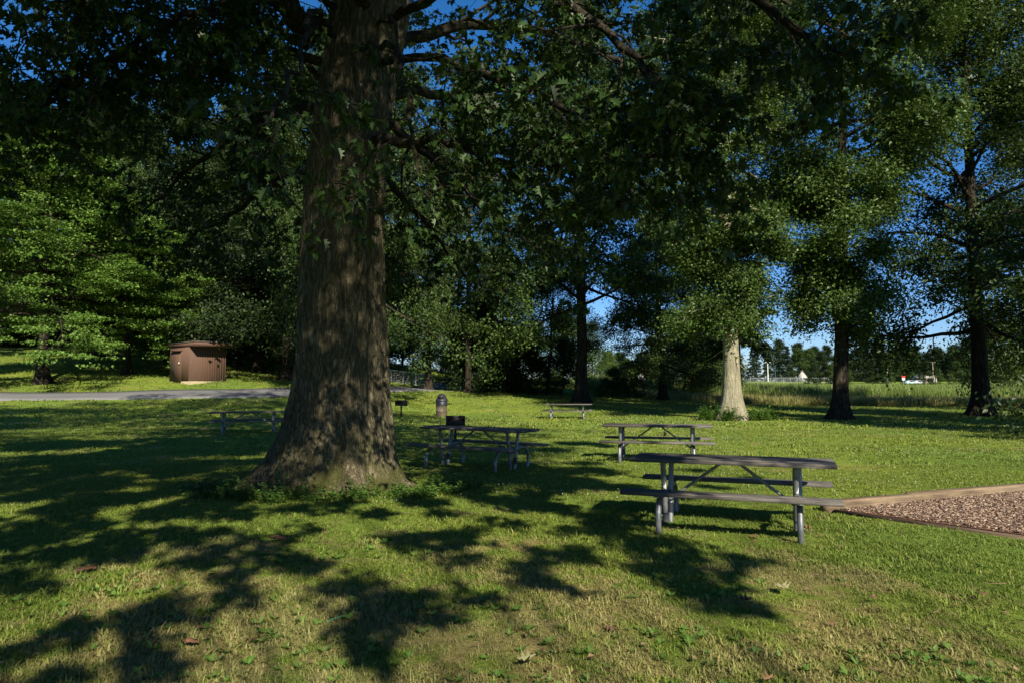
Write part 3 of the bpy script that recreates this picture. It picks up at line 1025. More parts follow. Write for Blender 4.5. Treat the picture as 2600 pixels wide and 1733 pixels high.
    # unseen sprays added towards the sun to shade the trunk except for a few patches of sun
    for x, y, z, r in ((-3.25, 10.0, .3, .22), (-2.75, 10.0, .35, .16), (-2.35, 10.1, .75, .25), (-3.15, 10.1, 1.2, .2), (-2.2, 10.15, 1.2, .24), (-2.5, 10.1, 1.05, .14), (-3.1, 10.15, 1.65, .24), (-2.75, 10.15, 1.75, .14), (-2.3, 10.15, 1.7, .2),
                       (-3.2, 10.15, 2.1, .3), (-2.7, 10.15, 2.3, .3), (-2.3, 10.15, 2.2, .22), (-3.2, 10.15, 2.6, .28), (-2.4, 10.15, 2.7, .24), (-3.2, 10.15, 3.1, .28), (-2.35, 10.2, 3.2, .25), (-2.8, 10.2, 3.45, .3), (-3.25, 10.2, 3.7, .3), (-2.3, 10.2, 3.9, .3),
                       (-2.75, 10.2, 4.1, .35), (-3.2, 10.2, 4.4, .35), (-2.25, 10.2, 4.5, .35), (-2.75, 10.2, 4.8, .38), (-3.2, 10.2, 5.1, .35), (-2.2, 10.2, 5.2, .35), (-2.7, 10.2, 5.5, .3), (-3.1, 10.2, 5.9, .28), (-2.1, 10.2, 6.1, .25), (-3.05, 10.2, 6.7, .28), (-2.0, 10.2, 7.0, .25), (-2.5, 10.2, 7.6, .4), (-2.1, 10.2, 8.2, .45)):
        c = np.array([x, y, z]) + SD * (rng.uniform(7, 9) / SD[2]) - O
        st = c + np.array([rng.normal(0, .8), rng.uniform(.5, 1.5), rng.uniform(.8, 1.6)])
        p = smooth_path([st, st * .5 + c * .5 + np.array([0, 0, .2]), c], 6)
        tube(wood, p, np.linspace(.015, .004, 6), 4, caps=False)
        for u in range(int(24 * (r / .3) ** 2) + 2):
            q = unit(rng.normal(size=3)) * rng.uniform(0, 1) ** .45 * r
            tw.append((c + q, unit(q), 7))
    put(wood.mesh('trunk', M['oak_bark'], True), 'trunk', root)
    # leaves in whorls at the twig ends
    P, D, Nn, S = [], [], [], []
    for p, d, per in tw:
        n = per
        th = rng.uniform(0, 2 * PI, n)
        rad = np.stack([np.cos(th), np.sin(th), np.zeros(n)], -1)
        dd = rad * .9 + d * .6 + np.stack([np.zeros(n), np.zeros(n), rng.normal(-.45, .3, n)], -1)
        P.append(p + rng.normal(size=(n, 3)) * .035 + rad * .03)
        D.append(dd)
        Nn.append(np.stack([rng.normal(0, .5, n), rng.normal(0, .5, n), np.ones(n)], -1))
        S.append(rng.uniform(.055, .145, n))
    cr = MB()
    P, D, Nn, S = np.concatenate(P), np.concatenate(D), np.concatenate(Nn), np.concatenate(S)
    kind = rng.integers(0, 4, len(P))
    for q, (fold, sag, wv) in enumerate(((.25, -.22, 0), (.6, -.45, .05), (-.15, .18, .1), (.9, -.1, -.08))):
        T_ = OAK_T.copy()
        T_[:, 2] = np.abs(T_[:, 0]) * fold + sag * T_[:, 1] ** 2 + wv * np.sin(T_[:, 1] * 9 + T_[:, 0] * 5)
        m_ = kind == q
        leaves(cr, P[m_], D[m_], Nn[m_], S[m_], T_, OAK_F)
    print('oak leaves', len(P))
    put(cr.mesh('crown', M['oak_leaf']), 'crown', root)


make_oak()

# ------------------------------------------------------------------ unseen oak over the viewer, its sprays placed to cast dapples
SUN_AZ, SUN_EL = R(-71), R(35)         # direction to the sun: behind the viewer, a little to the right
SD = np.array([math.cos(SUN_AZ) * math.cos(SUN_EL), math.sin(SUN_AZ) * math.cos(SUN_EL), math.sin(SUN_EL)])


def make_overhang():
    rng = np.random.default_rng(31)
    B = np.array([6.0, -13.0, 0.0])
    root = thing('oak_tree', 'unseen second oak behind the viewer, boughs shaped to dapple the near grass', 'tree', B, 0, 'shade trees outside the frame')
    wood, cr = MB(), MB()
    tube(wood, [(0, 0, -.3), (0, 0, .4), (.1, .1, 2.5), (.1, .3, 5.5), (0, .5, 8.5)], [.8, .6, .48, .42, .34], 16)
    # boughs: each ends in sprays of leaves; where their shade falls on the lawn (photo pixels / 1.105, radius in metres, height)
    sprays = [(800, 1330, .36), (880, 1380, .42), (960, 1370, .40), (830, 1440, .33), (870, 1490, .22), (1030, 1390, .25), (1090, 1355, .22),
              (560, 1250, .45), (640, 1280, .5), (720, 1290, .4), (560, 1310, .25), (930, 1235, .4), (1010, 1225, .42), (1080, 1240, .45), (1150, 1200, .4), (1040, 1270, .3),
              (1210, 1300, .35), (1270, 1325, .33), (1250, 1270, .3), (1360, 1210, .6), (1440, 1230, .6), (1520, 1245, .5), (1400, 1180, .6), (1330, 1260, .35),
              (1530, 1310, .4), (1590, 1345, .4), (1650, 1350, .35), (1670, 1290, .35), (1590, 1280, .4), (1480, 1290, .35), (1690, 1380, .18),
              (200, 1435, .25), (280, 1410, .32), (370, 1400, .34), (450, 1385, .32), (530, 1370, .28), (330, 1480, .28), (390, 1495, .2), (160, 1535, .2), (60, 1545, .2), (50, 1480, .22),
              (30, 1340, .35), (100, 1345, .25), (40, 1230, .7), (140, 1210, .75), (240, 1230, .75), (330, 1250, .65), (420, 1230, .6), (480, 1290, .35), (180, 1280, .45), (60, 1285, .5), (300, 1185, .6), (470, 1180, .6),
              (100, 1130, .9), (220, 1150, .8), (360, 1120, .9), (480, 1110, .8), (60, 1070, 1.1), (180, 1080, 1.0), (330, 1060, 1.0), (460, 1060, .9), (560, 1180, .5), (520, 1040, .9), (60, 1020, 1.4), (220, 1015, 1.4), (380, 1010, 1.3), (140, 1045, 1.0), (290, 1035, 1.0), (430, 1030, 1.0), (590, 1100, .8), (420, 1085, .8), (280, 1100, .8), (20, 1110, .9), (160, 1170, .6), (410, 1170, .6), (20, 1180, .6), (540, 1140, .6), (620, 1060, .8),
              (640, 1170, .5), (760, 1165, .5), (850, 1170, .45), (700, 1215, .3), (980, 1160, .5), (1120, 1140, .6), (1220, 1150, .6), (1290, 1120, .7), (1180, 1100, .7), (1340, 1170, .5),
              (1050, 1090, .7), (1300, 1070, .8), (1380, 1110, .6), (1240, 1030, 1.0), (1120, 1040, .9), (1330, 1020, 1.0),
              (1600, 1150, .3), (1700, 1130, .25), (1480, 1130, .35), (1560, 1060, .3), (1800, 1110, .2), (1500, 1060, .4), (1880, 1120, .15), (1640, 1090, .25)]
    P, S = [], []
    for px, py, r in sprays:
        px *= 1.1055; py *= 1.1055
        Y = EYE * F / (py - 984.6)
        g = np.array([ax(px, Y), Y, 0.])
        h = rng.uniform(5.2, 7.2) if Y < 10 else rng.uniform(8.5, 11)
        if 1440 < px / 1.1055 < 1930 and py / 1.1055 < 1170:
            g[2] = .6
        c = g + SD * (h / SD[2]) - B
        # bough
        st = np.array([rng.normal(0, 1.6), .35 - abs(rng.normal(0, 1.2)), rng.uniform(5.5, 8.3)])
        md = st + (c - st) * .55 + np.array([0, 0, rng.uniform(.2, 1.0)])
        tube(wood, smooth_path([st, md, c], 9), np.linspace(.012, .004, 9), 4, caps=False)
        r *= .9 if Y < 9 else 1
        n = int((120 if Y < 9 else 290) * (r / .4) ** 2) + 12
        k5 = 5
        sub_c = unit(rng.normal(size=(k5, 3))) * rng.uniform(.35, 1.0, (k5, 1)) * r
        q = sub_c[rng.integers(0, k5, n)] + unit(rng.normal(size=(n, 3))) * (rng.uniform(0, 1, (n, 1)) ** .5) * r * .48
        q[:, 2] *= .7
        P.append(c + q); S.append(rng.uniform(.11, .19, n))
    # high clumps added to the crown to keep the lower boughs of the big oak in shade
    for k in range(40):
        c = np.array([rng.uniform(-4.5, 7), rng.uniform(-8, 1.5), rng.uniform(12, 16)]) - B
        r = rng.uniform(.8, 1.5)
        tube(wood, smooth_path([[0, .3, 8.3], [c[0] * .5, c[1] * .5, c[2] * .5 + 5.5], c], 9), np.linspace(.005, .005, 9), 3, caps=False)
        n = int(330 * r * r)
        q = unit(rng.normal(size=(n, 3))) * (rng.uniform(0, 1, (n, 1)) ** .45) * r * np.array([1.2, 1.2, .6])
        P.append(c + q); S.append(rng.uniform(.12, .2, n))
    for u, v, r in ((-.95, .1, .2), (-.65, -.15, .22), (-.4, .2, .2), (-.1, 0, .24), (.25, .15, .24), (.5, -.1, .26), (.75, .15, .22), (.95, -.2, .2), (.4, .3, .2)):  # leaf sprays added to shade the nearest tabletop
        cd, sn = math.cos(R(-21)), math.sin(R(-21))
        g = np.array([2.47 + u * cd - v * sn, 7.8 + u * sn + v * cd, .76])
        c = g + SD * (8.0 / SD[2]) - B
        st = c + np.array([1.5, -2.0, 1.2])
        tube(wood, smooth_path([[.2, .1, 7.5], st, c], 9), np.linspace(.012, .004, 9), 4, caps=False)
        n = 34
        q = unit(rng.normal(size=(n, 3))) * (rng.uniform(0, 1, (n, 1)) ** .45) * r
        P.append(c + q); S.append(rng.uniform(.09, .15, n))
    P, S = np.concatenate(P), np.concatenate(S)
    n = len(P)
    th = rng.uniform(0, 2 * PI, n)
    leaves(cr, P, np.stack([np.cos(th), np.sin(th), rng.normal(-.3, .4, n)], -1), np.stack([rng.normal(0, .5, n), rng.normal(-.5, .5, n), np.ones(n)], -1), S, OAK_T, OAK_F)
    # the rest of its crown, behind the viewer
    n = 26000
    q = unit(rng.normal(size=(n, 3))) * (rng.uniform(0, 1, (n, 1)) ** .5) * np.array([9, 6, 4.5]) + np.array([0, -17, 11])
    th = rng.uniform(0, 2 * PI, n)
    leaves(cr, q, np.stack([np.cos(th), np.sin(th), rng.normal(-.3, .4, n)], -1), np.stack([rng.normal(0, .5, n), rng.normal(0, .5, n), np.ones(n)], -1), rng.uniform(.2, .3, n), STAR_T, STAR_F)
    put(wood.mesh('trunk', M['limb_bark'], True), 'trunk', root)
    put(cr.mesh('crown', M['oak_leaf']), 'crown', root)


make_overhang()


def make_neighbour():  # tree out of view, its leaf clumps placed to shade the lawn
    rng = np.random.default_rng(41)
    B = np.array([-17.0, 8.0, gz(-17, 8)])
    root = thing('shade_tree', 'unseen tree outside the frame, high boughs placed to shade the lawn before the drive', 'tree', B, 0, 'shade trees outside the frame')
    wood, cr = MB(), MB()
    tube(wood, [(0, 0, -.3), (0, 0, .5), (.1, .1, 3), (0, .3, 7), (.2, .5, 11)], [.7, .5, .42, .36, .26], 16)
    P = []
    extra = [(np.array([-17 + rng.uniform(-5, 4), 8 + rng.uniform(-5, 4), rng.uniform(11, 18)]), 1.4) for _ in range(30)]
    for c, r in shade_clumps + extra:
        if c[0] <= -8:
            p = c - B
            st = np.array([.1, .4, rng.uniform(7, 11)])
            tube(wood, smooth_path([st, (st + p) / 2 + np.array([0, 0, 1.2]), p], 9), np.linspace(.05, .008, 9), 5, caps=False)
            n = int(420 * r * r)
            P.append(p + unit(rng.normal(size=(n, 3))) * (rng.uniform(0, 1, (n, 1)) ** .4) * r * np.array([1.15, 1.15, .5]))
    P = np.concatenate(P); n = len(P)
    th = rng.uniform(0, 2 * PI, n)
    leaves(cr, P, np.stack([np.cos(th), np.sin(th), rng.normal(-.3, .4, n)], -1), np.stack([rng.normal(0, .6, n), rng.normal(0, .6, n), np.ones(n)], -1), rng.uniform(.13, .2, n), OAK_T, OAK_F)
    put(wood.mesh('trunk', M['dark_bark'], True), 'trunk', root)
    put(cr.mesh('crown', M['oak_leaf']), 'crown', root)


make_neighbour()

# ------------------------------------------------------------------ tree kinds
def dome(rmax, p=.45, top=.15):
    return lambda s: rmax * (max(0, math.sin(PI * min(1, (s * .86 + .14) ** p))) ** .8 * (1 - top) + top)


def cone(rmax, top=.12):
    return lambda s: rmax * ((1 - s) ** .8 * (1 - top) + top)


def colm(rmax):
    return lambda s: rmax * (.75 + .25 * math.sin(PI * s)) * (1 - .6 * max(0, s - .75) / .25)


T_broad = tree_mesh(1, 27, .42, .22, dome(7.5), 50, 11, 46, (.42, .42, .34), .21, M['dark_bark'], M['leaf_a'], (0, 62), .35, name='broad', T=STAR_T, Fc=STAR_F)
T_broad2 = tree_mesh(2, 26, .45, .16, dome(7.0), 52, 11, 46, (.42, .42, .33), .21, M['dark_bark'], M['leaf_a'], (-8, 65), .4, name='broadb', lean=(.5, .3))
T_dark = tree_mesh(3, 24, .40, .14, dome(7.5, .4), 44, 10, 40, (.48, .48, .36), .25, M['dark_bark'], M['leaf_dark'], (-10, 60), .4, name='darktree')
T_pin = tree_mesh(4, 27, .42, .19, lambda s: (2.7 + 2.0 * min(1, max(0, (s - .2) / .3))) * (1 - .5 * s ** 4), 74, 10, 54, (.40, .40, .32), .16, M['pale_bark'], M['leaf_b'], (-12, 58), .4, flare=2.3, fdec=.75, inner=.1, name='pin', wander=.12, dead=8, T=STAR_T, Fc=STAR_F)
T_pin2 = tree_mesh(5, 28, .37, .21, lambda s: (2.4 + 3.9 * min(1, max(0, (s - .22) / .25))) * (1 - .5 * s ** 4), 74, 11, 54, (.46, .46, .34), .165, M['dark_bark'], M['leaf_b'], (-20, 60), .45, flare=1.9, name='pinb', wander=.15, lean=(1.0, 0), dead=22, inner=.42, T=STAR_T, Fc=STAR_F)
T_maple = tree_mesh(6, 16, .32, .26, dome(8.0, .33, .25), 60, 14, 46, (.42, .42, .07), .2, M['dark_bark'], M['leaf_maple'], (0, 52), .22, name='maple', inner=.45, elv=8, flat=.2, tilt=.5, T=STAR_T, Fc=STAR_F)
T_con = tree_mesh(7, 17, .24, .26, cone(3.4, .05), 70, 9, 20, (.24, .24, .09), .22, M['dark_bark'], M['needles'], (-15, 30), .3, name='conifer', wander=.05, elv=6, flat=.15)
T_slim = tree_mesh(15, 21, .27, .3, dome(4.2), 36, 9, 34, (.4, .4, .32), .2, M['dark_bark'], M['leaf_a'], (5, 62), .35, name='slim', T=STAR_T, Fc=STAR_F)
T_bush = tree_mesh(8, 4.2, .09, .06, dome(2.6, .35, .3), 24, 7, 26, (.3, .3, .24), .15, M['dark_bark'], M['leaf_a'], (10, 70), .25, name='bush', flare=1.3)
T_bushd = tree_mesh(9, 4.0, .09, .04, dome(2.8, .3, .35), 24, 7, 30, (.34, .34, .26), .16, M['dark_bark'], M['leaf_dark'], (0, 65), .3, name='bushd', flare=1.3)  # hedge and thicket shrub, its shade put into the dark leaf colour
T_small = tree_mesh(10, 11, .16, .2, dome(4.2, .4, .3), 28, 8, 22, (.38, .38, .26), .17, M['dark_bark'], M['leaf_a'], (20, 66), .2, name='small', lean=(.8, 0), flare=1.4)
T_bright = tree_mesh(11, 9, .14, .06, dome(4.0, .35, .3), 28, 8, 28, (.38, .38, .26), .17, M['dark_bark'], M['leaf_bright'], (5, 65), .25, name='bright', flare=1.4)
T_far = tree_mesh(12, 14, .25, .05, dome(5.5, .35, .25), 26, 6, 24, (.65, .65, .45), .42, M['dark_bark'], M['leaf_a'], (0, 65), .3, name='fartree')
T_fard = tree_mesh(13, 15, .25, .05, dome(5.0, .35, .25), 26, 6, 24, (.65, .65, .45), .42, M['dark_bark'], M['leaf_dark'], (0, 65), .3, name='fardark')
T_farc = tree_mesh(14, 17, .22, .04, cone(3.6, .04), 46, 6, 9, (.35, .35, .14), .42, M['dark_bark'], M['needles'], (-12, 30), .3, name='farconifer', wander=.05)


def TR(tm, name, label, px, Y, rz=0., s=1., **kw):
    return place_tree(tm, name, label, ax(px, Y), Y, rz, s, **kw)


TR(T_pin, 'pin_oak', 'tall narrow tree with pale sunlit trunk ringed by weeds', 1857, 33.6, .4, 1.0)
TR(T_pin2, 'lawn_tree', 'slim dark trunk with sparse drooping branches, beside the pale sunlit trunk', 2130, 33.8, 0, 1.0)
TR(T_broad2, 'shade_tree', 'dark thick tree with low drooping boughs hiding its foot, beyond the mulch bed', 2485, 38, 1.0, (.95, .95, 1.1))
TR(T_broad, 'park_tree', 'stout dark trunk directly behind the far sunlit picnic table', 1475, 50, .5, (1.05, 1.05, 1.1))
TR(T_broad2, 'park_tree', 'dark flared trunk standing at the edge of the tall marsh grass', 1682, 58, 2.2, (.8, .8, .62))
TR(T_small, 'leaning_tree', 'small leaning tree with thin curved stems under the canopy', 1390, 58, 0, (1.1, 1.1, 1.1))
TR(T_slim, 'park_tree', 'slender trunk, sunlit above and dark below, at the end of the park drive', 1088, 55, 3.1, 1.0)
TR(T_broad, 'park_tree', 'dark forked trunk rising out of the hedge behind the trash can', 1190, 54, 4.0, (.6, .6, .95))
TR(T_con, 'spruce_tree', 'dark conifer showing behind the pale sunlit trunk', 1876, 50, 0, (.75, .75, 1.0))
TR(T_maple, 'maple_tree', 'sunlit maple with layered bright green boughs sweeping low over the bank', 110, 44, .3, 1.0)
TR(T_maple, 'maple_tree', 'second smaller maple with bright boughs reaching above the brown shed', 325, 49, 2.0, (.72, .72, .72))
# wood on the bank
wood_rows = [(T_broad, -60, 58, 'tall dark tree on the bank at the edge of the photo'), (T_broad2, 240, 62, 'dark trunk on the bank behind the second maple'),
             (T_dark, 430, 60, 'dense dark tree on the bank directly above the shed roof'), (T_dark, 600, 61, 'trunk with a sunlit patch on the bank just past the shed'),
             (T_dark, 728, 52, 'broad flared trunk on the bank close beside the big oak'), (T_dark, 560, 74, 'shade-darkened foliage deep in the wood between shed and oak'),
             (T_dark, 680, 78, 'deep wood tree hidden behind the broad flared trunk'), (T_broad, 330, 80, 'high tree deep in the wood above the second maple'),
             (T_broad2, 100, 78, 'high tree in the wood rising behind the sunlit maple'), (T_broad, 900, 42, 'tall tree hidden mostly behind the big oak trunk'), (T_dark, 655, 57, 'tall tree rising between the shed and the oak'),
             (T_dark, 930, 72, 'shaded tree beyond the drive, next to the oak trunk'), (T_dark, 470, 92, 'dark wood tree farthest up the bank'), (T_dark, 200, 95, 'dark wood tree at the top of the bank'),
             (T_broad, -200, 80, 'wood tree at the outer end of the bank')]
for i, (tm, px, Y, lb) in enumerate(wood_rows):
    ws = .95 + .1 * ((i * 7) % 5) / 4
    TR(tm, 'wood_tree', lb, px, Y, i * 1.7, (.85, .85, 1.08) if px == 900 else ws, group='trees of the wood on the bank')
TR(T_bright, 'hedgerow_tree', 'light green scrubby tree behind the drive, between oak and slender trunk', 1020, 70, 0, (1.1, 1.1, .9))
TR(T_small, 'understorey_tree', 'pale leafy tree standing over the dark hedge', 1265, 62, 1.0, (1.15, 1.15, 1.05))
for i, (px, Y, s, lb) in enumerate([(1190, 57, 1.0, 'shade-darkened hedge shrub nearest the trash can'), (1260, 58, 1.05, 'middle shade-darkened shrub of the hedge under the trees'), (1335, 59, .9, 'shade-darkened shrub beside the small leaning tree'),
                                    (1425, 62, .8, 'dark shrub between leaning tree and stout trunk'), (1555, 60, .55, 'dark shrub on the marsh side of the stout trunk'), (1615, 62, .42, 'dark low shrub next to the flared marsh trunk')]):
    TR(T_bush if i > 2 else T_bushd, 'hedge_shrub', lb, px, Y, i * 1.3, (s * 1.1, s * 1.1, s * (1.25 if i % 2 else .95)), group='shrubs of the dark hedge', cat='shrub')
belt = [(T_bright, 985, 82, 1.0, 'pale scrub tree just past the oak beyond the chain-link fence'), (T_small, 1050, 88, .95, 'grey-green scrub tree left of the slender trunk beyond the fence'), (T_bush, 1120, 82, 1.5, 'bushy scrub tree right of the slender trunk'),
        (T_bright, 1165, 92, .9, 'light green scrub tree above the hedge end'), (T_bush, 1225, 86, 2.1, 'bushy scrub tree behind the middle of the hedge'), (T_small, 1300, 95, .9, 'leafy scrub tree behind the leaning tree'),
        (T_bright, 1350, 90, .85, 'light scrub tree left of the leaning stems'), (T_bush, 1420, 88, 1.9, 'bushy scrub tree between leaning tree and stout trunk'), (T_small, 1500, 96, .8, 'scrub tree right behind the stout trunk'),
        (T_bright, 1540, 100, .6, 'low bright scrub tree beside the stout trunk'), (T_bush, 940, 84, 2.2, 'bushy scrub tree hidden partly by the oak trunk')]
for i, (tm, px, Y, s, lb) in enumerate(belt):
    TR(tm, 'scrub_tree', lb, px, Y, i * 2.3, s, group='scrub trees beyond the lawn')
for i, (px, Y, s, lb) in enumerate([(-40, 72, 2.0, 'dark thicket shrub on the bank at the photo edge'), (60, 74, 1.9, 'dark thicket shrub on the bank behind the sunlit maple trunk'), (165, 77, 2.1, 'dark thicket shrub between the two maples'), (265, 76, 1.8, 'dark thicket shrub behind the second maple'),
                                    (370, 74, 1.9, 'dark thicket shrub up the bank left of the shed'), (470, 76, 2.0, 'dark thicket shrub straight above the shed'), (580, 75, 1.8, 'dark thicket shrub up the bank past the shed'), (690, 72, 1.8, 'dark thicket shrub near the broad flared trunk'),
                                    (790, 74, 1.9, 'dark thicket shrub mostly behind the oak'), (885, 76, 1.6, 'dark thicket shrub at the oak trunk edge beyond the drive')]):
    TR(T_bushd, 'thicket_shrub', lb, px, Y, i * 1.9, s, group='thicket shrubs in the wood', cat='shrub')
for i, (tm, px, Y, s, lb) in enumerate([(T_bright, 1735, 70, .8, 'sunny yellow-green shrub just past the flared marsh trunk'), (T_bush, 1790, 72, 1.3, 'rounded green shrub against the pale trunk'),
                                        (T_bright, 1700, 78, 1.0, 'tall leafy shrub half behind the flared marsh trunk'), (T_bush, 1830, 76, 1.35, 'shrub peeping out behind the pale trunk'),
                                        (T_small, 1770, 84, 1.1, 'scrubby tree above the sunny marsh shrubs')]):
    TR(tm, 'marsh_shrub', lb, px, Y, i * 2.1, s, group='shrubs at the marsh edge', cat='shrub')
TR(T_bright, 'bright_tree', 'bright yellow-green tree in full sun at the photo edge beyond the marsh', 2640, 75, 0, 1.15)
TR(T_broad2, 'edge_tree', 'tall tree outside the mulch bed whose long limb reaches into the sky', 2790, 46, 2.6, (1.1, 1.1, 1.15))
# shade trees out of the frame whose shadows lie on the lawn
for i, (tm, x, y, s, lb) in enumerate([(T_broad2, -10.5, -5.0, (1, 1, .75), 'tree behind the viewer that darkens the grass beside the oak'),
                                       (T_broad, 31, 19, (.9, .9, .95), 'tree outside the frame shading the marsh edge'),
                                       (T_dark, 21.6, 21, (.75, .75, .7), 'tree outside the frame shading the slim dark trunk')]):
    place_tree(tm, 'shade_tree', lb, x, y, i * 1.1, s, group='shade trees outside the frame')

# ------------------------------------------------------------------ marsh
def make_marsh():
    rng = np.random.default_rng(21)

    def clump(seed, n, rad, h0, h1, w, bend, m, name):
        return blade_tuft(seed, n, rad, h0, h1, w, bend, m, name)
    pr = [clump(300 + i, 26, .5, 1.5, 2.35, .045, .35, M['reed'], 'reed') for i in range(4)]
    n = 9000
    y = rng.uniform(70, 128, n); x = rng.uniform(.10, .95, n) * y
    o = instancer('marsh_reeds', pr, np.stack([x, y, gzv(x, y)], -1), np.stack([rng.normal(0, .06, n), rng.normal(0, .06, n), rng.uniform(0, 6.28, n)], -1), rng.uniform(.75, 1.1, n), rng.integers(0, 4, n))
    tag(o, 'dense green reeds filling the marsh', 'reeds', kind='stuff')
    pr = [clump(320 + i, 30, .45, .5, 1.15, .03, .5, M['straw'], 'tall_grass') for i in range(4)]
    n = 4200
    y = rng.uniform(63.5, 72, n); x = rng.uniform(.15, .95, n) * y
    y = np.where(x > 22, y - np.clip((x - 22) * .42, 0, 9), y)
    o = instancer('tall_grass', pr, np.stack([x, y, gzv(x, y)], -1), np.stack([rng.normal(0, .08, n), rng.normal(0, .08, n), rng.uniform(0, 6.28, n)], -1), rng.uniform(.6, 1.1, n), rng.integers(0, 4, n))
    tag(o, 'tall straw-coloured grass along the lawn edge before the reeds', 'grass', kind='stuff')


make_marsh()

# ------------------------------------------------------------------ far side of the marsh
rng0 = np.random.default_rng(55)
far_rows = []
for i in range(50):
    px = 1540 + i * 24 + rng0.uniform(-12, 12)
    Y = rng0.uniform(285, 330)
    if 1880 < px < 2010:
        tm, nm, lb = T_farc, 'far_conifer', 'tall dark conifer in the tree line past the floodlights'
    elif rng0.uniform() < .45:
        tm, nm, lb = T_fard, 'far_tree', 'dark round tree in the tree line far across the marsh'
    else:
        tm, nm, lb = T_far, 'far_tree', 'mid green round tree in the tree line far across the marsh'
    TR(tm, nm, lb, px, Y, rng0.uniform(0, 6), rng0.uniform(.78, 1.0), group=lb.replace('tall dark conifer', 'conifers').replace('dark round tree', 'dark trees').replace('mid green round tree', 'green trees'))
for i in range(12):
    px = 2060 + i * 46 + rng0.uniform(-10, 10)
    TR(T_far if i % 3 else T_fard, 'roadside_tree', 'small light tree standing low in front of the far tree line', px, rng0.uniform(225, 260), rng0.uniform(0, 6), rng0.uniform(.45, .62), group='small trees before the far tree line')
for i in range(22):
    px = 1980 + i * 40 + rng0.uniform(-12, 12)
    TR(T_fard, 'hill_tree', 'hazy dark tree crowning the distant rise', px, rng0.uniform(360, 430), rng0.uniform(0, 6), rng0.uniform(1.15, 1.4) * (1 + .01 * max(0, i - 12)), group='trees on the distant rise')
for i in range(8):
    px = 1530 + i * 20 + rng0.uniform(-6, 6)
    TR(T_far, 'far_tree', 'low round tree behind the car park', px, rng0.uniform(240, 300), i, rng0.uniform(.5, .75), group='low trees behind the car park')

# floodlight poles
def make_floodlight():
    t = thing('floodlight_pole', '', 'floodlight', (0, 0, 0), 0, 'floodlight poles at the ball field')
    m = MB(); tube(m, [(0, 0, -.3), (0, 0, 5), (0, 0, 10)], [.22, .2, .18], 8); m.build('pole', M['white'], t, True)
    m = MB(); box(m, (0, 0, 9.85), (2.0, .12, .12), .02); m.build('crossarm', M['silver'], t)
    for s in (-1, 1):
        m = MB(); lathe(m, [(.12, 0), (.42, .12), (.45, .3), (.2, .5), (.05, .55)], 12)
        o = m.build('lamp_head', M['white'], t, True); o.location = (s * .85, -.1, 9.75); o.rotation_euler = (R(-25), 0, 0)
    return t


fl0 = make_floodlight()
for i, (px, Y, h, lb) in enumerate([(1949, 305, 0.85, 'tallest floodlight pole, third along from the pale trunk'), (1968, 315, .78, 'floodlight pole with twin lamps, fourth from the pale trunk'), (1888, 322, .74, 'floodlight pole nearest the pale trunk'),
                                    (1897, 318, .78, 'floodlight pole second from the pale trunk'), (2083, 305, .82, 'lone floodlight pole close to the brick house')]):
    o = fl0 if i == 0 else copy_tree(fl0)
    o['label'] = lb
    x = ax(px, Y); o.location = (x, Y, gz(x, Y)); o.scale = (1, 1, h); o.rotation_euler = (0, 0, R(8))

# utility poles
def make_pole():
    t = thing('utility_pole', '', 'utility pole', (0, 0, 0), 0, 'utility poles across the marsh')
    m = MB(); tube(m, [(0, 0, -.3), (0, 0, 5), (0, 0, 11)], [.17, .15, .11], 8); m.build('pole', M['pole_wood'], t, True)
    m = MB(); box(m, (0, 0, 10.5), (2.4, .12, .14), .02); m.build('crossarm', M['pole_wood'], t)
    return t


up0 = make_pole()
for i, (px, Y, h, lb) in enumerate([(2368, 240, .62, 'tallest utility pole by the thick dark tree'), (2349, 235, .47, 'shorter utility pole beside the tallest one'), (2252, 240, .42, 'utility pole halfway along the reeds'),
                                    (1518, 210, .78, 'utility pole showing past the stout trunk'), (1500, 205, .6, 'short utility pole touching the stout trunk outline')]):
    o = up0 if i == 0 else copy_tree(up0)
    o['label'] = lb
    x = ax(px, Y); o.location = (x, Y, gz(x, Y)); o.scale = (1, 1, h * 1.15); o.rotation_euler = (0, 0, R(12))

# chain-link fence of the ball field
def mesh_fence(name, label, p0, p1, n, h):
    t = thing(name, label, 'fence', (p0[0], p0[1], gz(*p0)))
    z0 = t.location.z
    for i in range(n + 1):
        f = i / n
        x, y = p0[0] + (p1[0] - p0[0]) * f, p0[1] + (p1[1] - p0[1]) * f
        z = gz(x, y) - z0
        m = MB(); tube(m, [(x - p0[0], y - p0[1], z - .2), (x - p0[0], y - p0[1], z + h)], .045, 6)
        m.build('post', M['silver'], t)
    m = MB(); a = []
    for i in range(n + 1):
        f = i / n
        x, y = p0[0] + (p1[0] - p0[0]) * f, p0[1] + (p1[1] - p0[1]) * f
        a.append((x - p0[0], y - p0[1], gz(x, y) - z0 + h))
    tube(m, a, .035, 6); m.build('top_rail', M['silver'], t)
    m = MB()
    a = np.array(a)
    nw = 7
    for k in range(nw):
        b = a.copy(); b[:, 2] -= h * (k + .6) / nw
        tube(m, b, .012, 3, caps=False)
    seg = np.linspace(0, n - 1e-4, n * 8)
    for s in seg:
        i = int(s); q = a[i] + (a[i + 1] - a[i]) * (s - i)
        tube(m, [q, q - np.array([0, 0, h])], .012, 3, caps=False)
    m.build('wire_mesh', M['silver'], t)


mesh_fence('chain_link_fence', 'grey chain-link fence round the ball field under the floodlights', (ax(1870, 270), 270), (ax(2110, 265), 265), 14, 2.0)
mesh_fence('chain_link_fence', 'low chain-link fence along the drive beside the big oak', (ax(960, 62), 62.5), (ax(1086, 61), 61.5), 4, 1.1)

